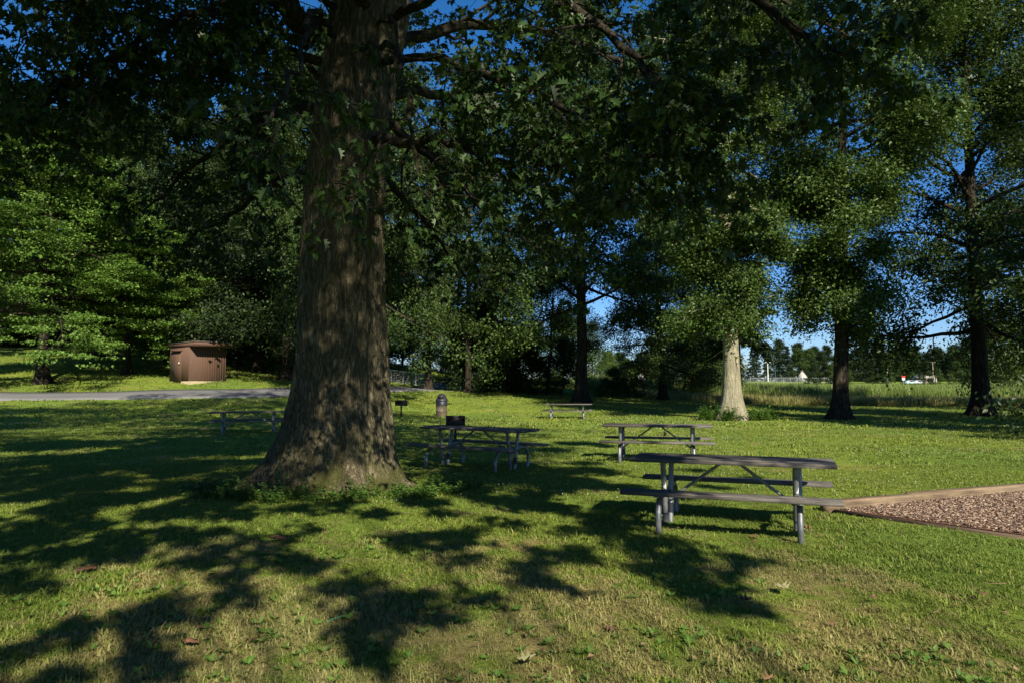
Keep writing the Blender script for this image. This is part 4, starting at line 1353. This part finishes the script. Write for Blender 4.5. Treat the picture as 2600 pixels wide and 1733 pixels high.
# houses
def house(name, label, px, Y, w, d, h, roofh, rz, wallm, roofm, nwin):
    x = ax(px, Y)
    t = thing(name, label, 'house', (x, Y, gz(x, Y)), rz)
    m = MB()
    sec = [(-w / 2, -.5), (w / 2, -.5), (w / 2, h), (0, h + roofh), (-w / 2, h)]
    prism(m, sec, -d / 2, d / 2, 'y'); m.build('wall', wallm, t)
    m = MB()
    e = .4
    k = roofh / (w / 2)
    for s in (-1, 1):
        sec = [(0, h + roofh + .03), (s * (w / 2 + e), h - e * k + .03), (s * (w / 2 + e), h - e * k + .2), (0, h + roofh + .2)]
        prism(m, sec if s > 0 else sec[::-1], -d / 2 - e, d / 2 + e, 'y')
    m.build('roof', roofm, t)
    for i in range(nwin):
        m = MB(); xx = -w / 2 + w * (i + 1) / (nwin + 1)
        box(m, (xx, -d / 2 - .02, h * .55), (1.0, .1, 1.2), .02); f = m.build('window', M['white'], t)
        m = MB(); box(m, (xx, -d / 2 - .07, h * .55), (.8, .04, 1.0), .01); m.build('pane', M['glass'], f)
    return t


house('white_house', 'white gabled house by the brick house across the marsh', 2037, 300, 3.6, 6, 2.6, 2.4, R(-20), M['cream'], M['roof_felt'], 2)
house('brick_house', 'red brick house with a pale gable beside the white one', 2066, 305, 5.5, 6, 2.6, 2.4, R(25), M['brick'], M['roof_felt'], 2)
house('cream_house', 'small cream house above the car park', 1603, 225, 5.5, 7, 2.8, 1.8, R(35), M['white'], M['roof_felt'], 1)
house('flat_building', 'long low pale building beyond the utility poles', 2345, 262, 6, 6, 2.4, .4, 0, M['cream'], M['cream'], 3)

# cars
def make_car(body_m):
    t = thing('parked_car', '', 'car', (0, 0, 0), 0, 'cars parked across the marsh')
    m = MB()
    sec = [(-2.1, .35), (2.1, .35), (2.15, .7), (1.95, .9), (1.1, .98), (.5, 1.42), (-1.0, 1.45), (-1.75, 1.0), (-2.1, .92), (-2.15, .6)]
    prism(m, sec, -.82, .82, 'y'); m.build('body', body_m, t)
    m = MB()
    for s in (-1, 1):
        prism(m, [(-1.45, .98), (.9, .98), (.42, 1.34), (-.95, 1.36)], s * .825 - .01, s * .825 + .01, 'y')
    m.build('side_window', M['glass'], t)
    for sx in (-1.3, 1.35):
        for sy in (-.78, .78):
            m = MB(); tube(m, [(sx, sy - .1, .33), (sx, sy + .1, .33)], .33, 14); m.build('wheel', M['rubber'], t)
    return t


cw = make_car(M['white']); cs = make_car(M['silver']); ct = make_car(M['teal'])
for i, (c, px, Y, lb) in enumerate([(cw, 1592, 190, 'white car at the trunk-side end of the car park row'), (cs, 1611, 191, 'silver car in the middle of the car park row'), (cw, 1632, 192, 'white car at the far end of the car park row'),
                                    (ct, 2308, 226, 'pale teal car showing above the reeds'), (cs, 2328, 227, 'silver car behind the pale teal one')]):
    o = c if not c.get('label') else copy_tree(c)
    o['label'] = lb
    x = ax(px, Y); zz = gz(x, Y)
    o.location = (x, Y, zz); o.rotation_euler = (0, 0, R(12 + i * 4))

# small sign by the road
t = thing('road_sign', 'small red and white sign on a post past the reeds', 'sign', (ax(2292, 222), 222, gz(ax(2292, 222), 222)))
m = MB(); tube(m, [(0, 0, -.2), (0, 0, 2.6)], .05, 8); m.build('post', M['silver'], t)
m = MB(); box(m, (0, -.08, 2.7), (1.3, .05, .7), .01); m.build('panel', M['red'], t)
m = MB(); box(m, (0, -.08, 1.9), (1.0, .05, .8), .01); m.build('panel', M['white'], t)

# ------------------------------------------------------------------ shed
def make_shed():
    sx, sy = at(478, 967, 45)[:2]
    W, Dp, H = 2.7, 2.2, 2.3
    rz = R(60 - 3)
    # local frame: +x along the grooved face, its outward normal is -y; rotated so that face looks to the right of the camera
    z = min(gz(sx, sy), gz(sx + 1, sy + 1)) - .02
    t = thing('shed', 'small brown wooden shed with flat overhanging roof beside the drive', 'shed', (sx, sy, z), rz)
    m = MB(); box(m, (W / 2, Dp / 2, .05), (W - .06, Dp - .06, .5), .01); m.build('foundation', M['concrete'], t)
    m = MB(); box(m, (W / 2, Dp / 2, .3 + H / 2 - .02), (W, Dp, H), .01)
    m.build('wall', M['siding'], t)
    m = MB()
    nb = 15
    for i in range(nb + 1):
        box(m, (.02 + (W - .04) * i / nb, -.012, .3 + H / 2 - .04), (.028, .02, H - .1), .004)
    m.build('siding_strip', plain_mat('light_batten', (.15, .085, .06), .8), t)
    m = MB()
    sec = [(-.8, 2.58), (Dp + .15, 2.50), (Dp + .15, 2.72), (-.8, 2.82)]
    prism(m, sec, -.06, W + .2, 'x'); rf = m.build('roof', M['siding'], t)
    m = MB(); sec = [(-.84, 2.825), (Dp + .18, 2.725), (Dp + .18, 2.765), (-.84, 2.87)]
    prism(m, sec, -.1, W + .24, 'x'); m.build('roofing_felt', M['roof_felt'], rf)
    # door on the side wall (x = 0), hinged towards the back
    m = MB(); box(m, (-.01, 1.3, 1.2), (.02, .95, 2.0), .004); d = m.build('door', M['siding'], t)
    m = MB(); box(m, (-.09, .98, 1.45), (.07, .05, .1), .01); m.build('handle', M['white'], d)
    m = MB(); box(m, (-.09, 1.35, 2.28), (.2, 1.1, .06), .008); m.build('door_hood', M['siding'], t)
    return t


make_shed()

# ------------------------------------------------------------------ picnic tables
TL, TW, TH, BZ, BV = 2.14, .74, .76, .45, .68


def make_table():
    t = thing('picnic_table', '', 'picnic table', (0, 0, 0), 0, 'picnic tables on the lawn')
    rng = np.random.default_rng(3)
    m = MB()
    nb = 5; bw = TW / nb
    for i in range(nb):
        v = -TW / 2 + bw * (i + .5)
        prism(m, rect(v, TH - .021 + rng.uniform(-.002, .002), bw - .014, .042, .006), -TL / 2 - rng.uniform(0, .006), TL / 2 + rng.uniform(0, .006))
    m.build('tabletop', M['table_wood'], t)
    for s in (-1, 1):
        m = MB()
        prism(m, rect(s * BV, BZ - .021, .245, .042, .006), -TL / 2 - .02, TL / 2 + .02)
        m.build('bench_seat', M['table_wood'], t)
    U = .70
    for e in (-1, 1):
        # mast of two pipes meeting at the ground
        for s in (-1, 1):
            m = MB(); tube(m, [(e * U + s * .02, s * .20, TH - .045), (e * U + s * .02, s * .12, .4), (e * U + s * .02, s * .05, -.03)], .031, 12)
            mm = m.build('mast', M['galv'], t, True)
            m = MB(); tube(m, [(e * U + s * .02, s * .074, .10), (e * U + s * .02, s * .066, .22)], .0335, 12)
            m.build('tape_band', M['tape'], mm, True)
        m = MB(); box(m, (e * U, 0, TH - .055), (.05, TW - .08, .022), .004); m.build('top_bracket', M['galv'], t)
        for s in (-1, 1):
            ctl = [(e * U, s * .06, .33), (e * U, s * .28, .395), (e * U, s * .46, .39), (e * U, s * .62, .34), (e * U, s * .70, .20), (e * U, s * .70, .06), (e * U, s * .66, -.03)]
            m = MB(); tube(m, smooth_path(ctl, 26), .031, 12); m.build('bench_leg', M['galv'], t, True)
            m = MB(); box(m, (e * U, s * BV, BZ - .048), (.05, .23, .012), .003); m.build('bench_bracket', M['galv'], t)
        m = MB(); tube(m, [(e * .10, 0, TH - .06), (e * (U - .03), 0, .27)], .017, 10); m.build('brace', M['galv'], t, True)
    return t


def table_at(o, pL, pR, label, dz=0.0, sc=1.0):
    """pL, pR: ground points below the two table ends"""
    pL, pR = np.array(pL), np.array(pR)
    c = (pL + pR) / 2
    rz = math.atan2(pR[1] - pL[1], pR[0] - pL[0])
    o.location = (c[0], c[1], gz(c[0], c[1]) + .005 + dz)
    zx = math.atan2(gz(*(pR)) - gz(*(pL)), np.hypot(*(pR - pL)))
    o.rotation_euler = (0, -zx, rz)
    o.scale = (sc, sc, sc)
    o.scale = (sc, 1, 1)
    o['label'] = label


def dirc(c, deg):
    d = np.array([math.cos(R(deg)), math.sin(R(deg))])
    return c - d, c + d


tb = make_table()
specs = [((ax(1848, 7.8), 7.8), -21, 'nearest picnic table, grey boards half in sun, beside the mulch bed'),
         ((ax(1665, 14.7), 14.7), -13, 'picnic table with a small tag hanging from its brace, behind the nearest table'),
         ((ax(1215, 13.3), 13.3), -26, 'dark shaded picnic table close by the big oak roots'),
         ((ax(1440, 35.5), 35.5), -6, 'farthest picnic table, bright in full sun before the stout trunk'),
         ((ax(636, 24.6), 24.6), 20, 'black silhouetted picnic table on the drive side of the big oak')]
tables = []
for i, (c, dg, lb) in enumerate(specs):
    o = tb if i == 0 else copy_tree(tb)
    table_at(o, *dirc(np.array(c), dg), lb, 0, (1, 1.06, 1.05, 1.18, 1.2)[i])
    tables.append(o)
# peeling stickers on the nearest table's masts, a tag on the second table's brace
for e, zc, h in ((-1, .42, .12), (1, .47, .1)):
    m = MB(); box(m, (e * .70 - .012, -.155, zc), (.035, .012, h), .002)
    tag(m.build('peeling_sticker', M['sticker'], tables[0]), 'torn white sticker')
m = MB(); box(m, (.16, -.03, .56), (.05, .012, .08), .003); tube(m, [(.16, -.02, .60), (.16, 0, .70)], .004, 5)
m.build('tag', M['galv'], tables[1])

# ------------------------------------------------------------------ grills
def make_grill():
    t = thing('park_grill', '', 'grill', (0, 0, 0), 0, 'iron park grills on posts')
    m = MB(); tube(m, [(0, 0, -.1), (0, 0, .56)], .04, 12); m.build('post', M['iron'], t, True)
    m = MB()
    box(m, (0, 0, .57), (.5, .42, .02), .003)
    for s in (-1, 1):
        box(m, (s * .245, 0, .70), (.012, .42, .26), .002)
    box(m, (0, .205, .70), (.478, .012, .26), .002)
    box(m, (0, -.205, .63), (.478, .012, .11), .002)
    m.build('firebox', M['iron'], t)
    m = MB()
    for i in range(11):
        x = -.22 + .044 * i
        tube(m, [(x, -.19, .79), (x, .19, .79)], .006, 5)
    tube(m, [(-.24, -.19, .785), (.24, -.19, .785)], .008, 5)
    g = m.build('grate', M['rust'], t)
    m = MB(); tube(m, [(.25, -.1, .77), (.36, -.1, .77), (.36, -.02, .77)], .01, 6); m.build('handle', M['iron'], g)
    return t


g0 = make_grill()
x = ax(1157, 19.5); g0.location = (x, 19.5, gz(x, 19.5) - .06); g0.rotation_euler = (0, 0, R(12)); g0['label'] = 'black iron grill standing behind the shaded picnic table'
g1 = copy_tree(g0)
x = ax(1020, 34.0); g1.location = (x, 34, gz(x, 34)); g1.rotation_euler = (0, 0, R(-10)); g1['label'] = 'small distant iron grill between oak trunk and trash can'

# ------------------------------------------------------------------ trash can
x = ax(1122, 36); t = thing('trash_can', 'beige trash can with black domed lid standing on the lawn', 'trash can', (x, 36, gz(x, 36)))
m = MB(); lathe(m, [(.285, 0), (.29, .02), (.29, .28), (.298, .29), (.298, .31), (.29, .32), (.29, .56), (.297, .57), (.297, .6)], 28); m.build('drum', M['can_beige'], t, True)
m = MB(); lathe(m, [(.30, .57), (.302, .83), (.29, .84)], 28); m.build('liner', M['can_dark'], t, True)
m = MB(); lathe(m, [(.325, .80), (.33, .90), (.31, .92)], 28); m.build('rim', M['can_dark'], t, True)
m = MB(); lathe(m, [(.29, .91)] + [(.27 * math.cos(a), .92 + .30 * math.sin(a)) for a in np.linspace(0, 1.5, 9)], 28); ld = m.build('dome_lid', M['can_dark'], t, True)
m = MB(); box(m, (.0, -.27, 1.02), (.26, .04, .16), .01); m.build('push_flap', M['iron'], ld)

# ------------------------------------------------------------------ play area
def timber(name, label, p0, d, l, w, zb, zt, mt='timber'):
    c = p0 + d * l / 2
    o = MB()
    prism(o, rect(0, 0, w, zt - zb, .012), -l / 2 + .003, l / 2 - .003)
    ob = o.build(name, M[mt])
    ob.location = (c[0], c[1], gz(c[0], c[1]) + (zb + zt) / 2)
    ob.rotation_euler = (0, 0, math.atan2(d[1], d[0]))
    return tag(ob, label, 'border timber', 'timbers edging the mulch bed')


names_a = ['wooden edging timber at the corner nearest the picnic table', 'second edging timber along the back of the mulch bed', 'last edging timber in view at the back of the mulch bed']
pos = PC - ua * .05
for i, (l, lb) in enumerate(zip((1.5, 2.75, 2.6), names_a)):
    timber('edging_timber', lb, pos, ua, l, .15, -.1, .14); pos = pos + ua * l
pos = PC + ub * .09 - ua * .0
for i, lb in enumerate(['low edging timber on the grass side running from the corner', 'low edging timber on the grass side leaving the frame']):
    timber('edging_timber', lb, pos, ub, 2.4, .09, -.12, .03, 'timber_dark'); pos = pos + ub * 2.4


def mulch():
    rng = np.random.default_rng(4)
    mb = MB()
    n = 22
    a, b = np.meshgrid(np.linspace(.05, 9, n), np.linspace(.05, 9, n))
    x = PC[0] + ua[0] * a + ub[0] * b; y = PC[1] + ua[1] * a + ub[1] * b
    ii = np.arange(n - 1)[:, None] * n + np.arange(n - 1)[None, :]
    mb.add(np.stack([x, y, gzv(x, y).reshape(x.shape) + .035], -1).reshape(-1, 3), np.stack([ii, ii + n, ii + n + 1, ii + 1], -1).reshape(-1, 4))
    tag(mb.build('mulch_bed', M['bark_piece']), 'brown wood mulch surface of the play area', kind='structure')
    n = 42000
    a = rng.uniform(.08, 5.2, n); b = rng.uniform(.06, 4.2, n)
    x = PC[0] + ua[0] * a + ub[0] * b; y = PC[1] + ua[1] * a + ub[1] * b
    P = np.stack([x, y, gzv(x, y) + .04 + rng.uniform(0, .018, n)], -1)
    th = rng.uniform(0, 6.28, n)
    D = np.stack([np.cos(th), np.sin(th), rng.normal(0, .2, n)], -1)
    Nn = np.stack([rng.normal(0, .35, n), rng.normal(0, .35, n), np.ones(n)], -1)
    CT = np.array([(-.2, 0, 0), (.2, .05, 0), (.15, 1, .05), (-.17, .9, .05), (-.2, 0, -.14), (.2, .05, -.14), (.15, 1, -.1), (-.17, .9, -.1)])
    CF = [[0, 1, 2, 3], [0, 4, 5, 1], [1, 5, 6, 2], [2, 6, 7, 3], [3, 7, 4, 0]]
    mc = MB()
    leaves(mc, P, D, Nn, rng.uniform(.013, .045, n), CT, CF)
    tag(mc.build('wood_chips', M['chips']), 'loose wood chips covering the play area', 'wood chips', kind='stuff')


mulch()

# ------------------------------------------------------------------ litter on the grass
def bark_piece(seed, l, w, h):
    r = np.random.default_rng(seed)
    m = MB()
    n = 9
    xs = np.linspace(-.5, .5, n)
    top = np.stack([xs * l, np.abs(1 - (2 * xs) ** 2) ** .5 * w * .5 * r.uniform(.7, 1.1, n), h * (.35 + .65 * np.cos(xs * 2.6)) + r.normal(0, .004, n)], -1)
    mid = np.stack([xs * l * 1.04, r.normal(0, .01, n), h * 1.25 * (.4 + .6 * np.cos(xs * 2.2)) + r.normal(0, .004, n)], -1)
    bot = top * np.array([1, -1, .9]) + r.normal(0, .003, (n, 3))
    V = np.vstack([top, mid, bot, top - [0, 0, .012], mid - [0, 0, .014], bot - [0, 0, .012]])
    fs = []
    for i in range(n - 1):
        for b in (0, 1):
            a = b * n + i
            fs.append([a, a + n, a + n + 1, a + 1])
            a += 3 * n
            fs.append([a, a + 1, a + n + 1, a + n])
        fs.append([i, i + 1, i + 1 + 3 * n, i + 3 * n]); fs.append([2 * n + i, 5 * n + i, 5 * n + i + 1, 2 * n + i + 1])
    m.add(V, fs)
    return m.mesh('bark_piece', M['bark_piece'])


bp = [bark_piece(1, .2, .09, .03), bark_piece(2, .15, .075, .03)]
for i, (px, py, k, s, lb) in enumerate([(718, 1372, 0, 1.0, 'largest curled piece of orange-brown bark on the grass'), (240, 1452, 1, 1.0, 'reddish bark piece in the sunlit grass nearest the photo edge'), (147, 1398, 1, .7, 'small bark piece lying in shadow near the photo edge'),
                                        (505, 1624, 1, .7, 'dull flat bark chip among the plantain leaves')]):
    Y = EYE * F / (py - 984.6)
    x = ax(px, Y)
    o = put(bp[k], 'bark_piece', None, (x, Y, gz(x, Y) + .03), i * 1.1 - .3)
    o.scale = (s, s, s)
    tag(o, lb, 'bark', 'pieces of fallen bark')


def flat_leaf(seed, m_, curl):
    r = np.random.default_rng(seed)
    T_ = OAK_T.copy(); T_[:, 2] = curl * (T_[:, 0] ** 2 * 3 + (T_[:, 1] - .5) ** 2) + r.normal(0, .02, len(T_))
    m = MB(); m.add(T_, OAK_F)
    me = m.mesh('dead_leaf', m_)
    return me


fl = [flat_leaf(1, M['dead_leaf'], .7), flat_leaf(2, M['pale_leaf'], .6), flat_leaf(3, M['dead_leaf'], -.5)]
for i, (px, py, k, s, lb) in enumerate([(1982, 1502, 1, .17, 'pale green fallen oak leaf lying flat on the sunny grass'), (1900, 1523, 0, .12, 'brown curled leaf next to the pale green one'), (2468, 1512, 0, .1, 'brown leaf on the grass below the mulch bed'),
                                        (2072, 1572, 2, .09, 'tan leaf alone on the open grass in front of the nearest table'), (1310, 1676, 1, .13, 'pale tan leaf near the bottom edge of the lawn'), (1915, 1362, 2, .14, 'dark curled leaf under the nearest table'),
                                        (2052, 1345, 0, .14, 'brown leaf beside the foot of the nearest table'), (2195, 1517, 0, .09, 'small reddish leaf in the middle of the sunny grass'), (1525, 1580, 2, .1, 'grey-brown leaf on the worn grass'),
                                        (1918, 1728, 0, .1, 'brown leaf at the very bottom of the lawn')]):
    Y = EYE * F / (py - 984.6)
    x = ax(px, Y)
    o = put(fl[k], 'fallen_leaf', None, (x, Y, gz(x, Y) + .045), i * 1.3)
    o.scale = (s, s, s)
    tag(o, lb, 'leaf', 'fallen leaves on the lawn')
rl = np.random.default_rng(88)
n = 900
yy = np.sqrt(rl.uniform(3.0 ** 2, 11 ** 2, n)); xx = rl.uniform(-.85, .85, n) * yy
kk = ~in_play(xx, yy); xx, yy = xx[kk], yy[kk]; n = len(xx)
mb = MB()
th = rl.uniform(0, 6.28, n)
leaves(mb, np.stack([xx, yy, gzv(xx, yy) + rl.uniform(.012, .04, n)], -1), np.stack([np.cos(th), np.sin(th), rl.normal(0, .25, n)], -1), np.stack([rl.normal(0, .4, n), rl.normal(0, .4, n), np.ones(n)], -1), rl.uniform(.012, .06, n) , STAR_T, STAR_F)
for k in range(110):
    x0, y0 = rl.uniform(-.8, .8), math.sqrt(rl.uniform(9, 100)); x0 *= y0
    t0 = rl.uniform(0, 6.28); l0 = rl.uniform(.04, .22)
    tube(mb, branch_path(rl, (x0, y0, gz(x0, y0) + .03), (math.cos(t0), math.sin(t0), 0), l0, 4, 0, .15), np.linspace(.004, .002, 4), 4, caps=False)
tag(mb.build('leaf_litter', M['litter']), 'scraps of dead leaf and twig scattered in the near grass', 'litter', kind='stuff')
Y = EYE * F / (1566 - 984.6); x = ax(862, Y)
m = MB(); tube(m, [(-.05, -.03, .02), (.05, .03, .04)], .0026, 8)
o = m.build('drinking_straw', M['green_straw']); o.location = (x, Y, gz(x, Y) + .01); tag(o, 'bright green drinking straw lying in the grass', 'straw')

# ------------------------------------------------------------------ light
sd = Vector((math.cos(SUN_AZ) * math.cos(SUN_EL), math.sin(SUN_AZ) * math.cos(SUN_EL), math.sin(SUN_EL)))
sun = bpy.data.lights.new('sun', 'SUN')
sun.energy, sun.angle, sun.color = 5.0, R(.53), (1.0, .905, .74)
so = bpy.data.objects.new('sun', sun)
so.rotation_euler = sd.to_track_quat('Z', 'Y').to_euler()
C.objects.link(so)
w = bpy.data.worlds.new('World'); SC.world = w
w.use_nodes = True
nt = w.node_tree; nt.nodes.clear()
sky = nt.nodes.new('ShaderNodeTexSky'); sky.sky_type = 'NISHITA'; sky.sun_disc = False
sky.sun_elevation = SUN_EL
sky.sun_rotation = PI / 2 - SUN_AZ
sky.air_density, sky.dust_density, sky.ozone_density, sky.altitude = 1.0, .25, 3.5, 300
bg = nt.nodes.new('ShaderNodeBackground'); bg.inputs[1].default_value = .056
ow = nt.nodes.new('ShaderNodeOutputWorld')
hs = nt.nodes.new('ShaderNodeHueSaturation'); hs.inputs['Saturation'].default_value = 1.32; hs.inputs['Hue'].default_value = .505; hs.inputs['Value'].default_value = 1.35
tcw = nt.nodes.new('ShaderNodeTexCoord'); sepw = nt.nodes.new('ShaderNodeSeparateXYZ'); nt.links.new(tcw.outputs['Generated'], sepw.inputs[0])
hz = ramp(nt, sepw.outputs[2], [(0, (.6, .68, .92)), (.1, (.68, .78, .98)), (.4, (1, 1, 1))])
nt.links.new(sky.outputs[0], hs.inputs['Color']); nt.links.new(mixc(nt, 1.0, hs.outputs[0], hz, 'MULTIPLY'), bg.inputs[0]); nt.links.new(bg.outputs[0], ow.inputs[0])
SC.view_settings.view_transform = 'Standard'
SC.view_settings.look = 'None'
SC.view_settings.exposure = 0.9
SC.view_settings.gamma = 1
SC.render.film_transparent = False
cy = SC.cycles
cy.max_bounces, cy.diffuse_bounces, cy.glossy_bounces, cy.transmission_bounces, cy.transparent_max_bounces = 4, 2, 2, 2, 4
cy.caustics_reflective = cy.caustics_refractive = False
cy.use_adaptive_sampling = True
cy.adaptive_threshold = .01
cy.use_denoising = True
cy.denoiser = 'OPENIMAGEDENOISE'
cy.denoising_input_passes = 'RGB_ALBEDO_NORMAL'
cy.denoising_prefilter = 'ACCURATE'
cy.sample_clamp_indirect = 4
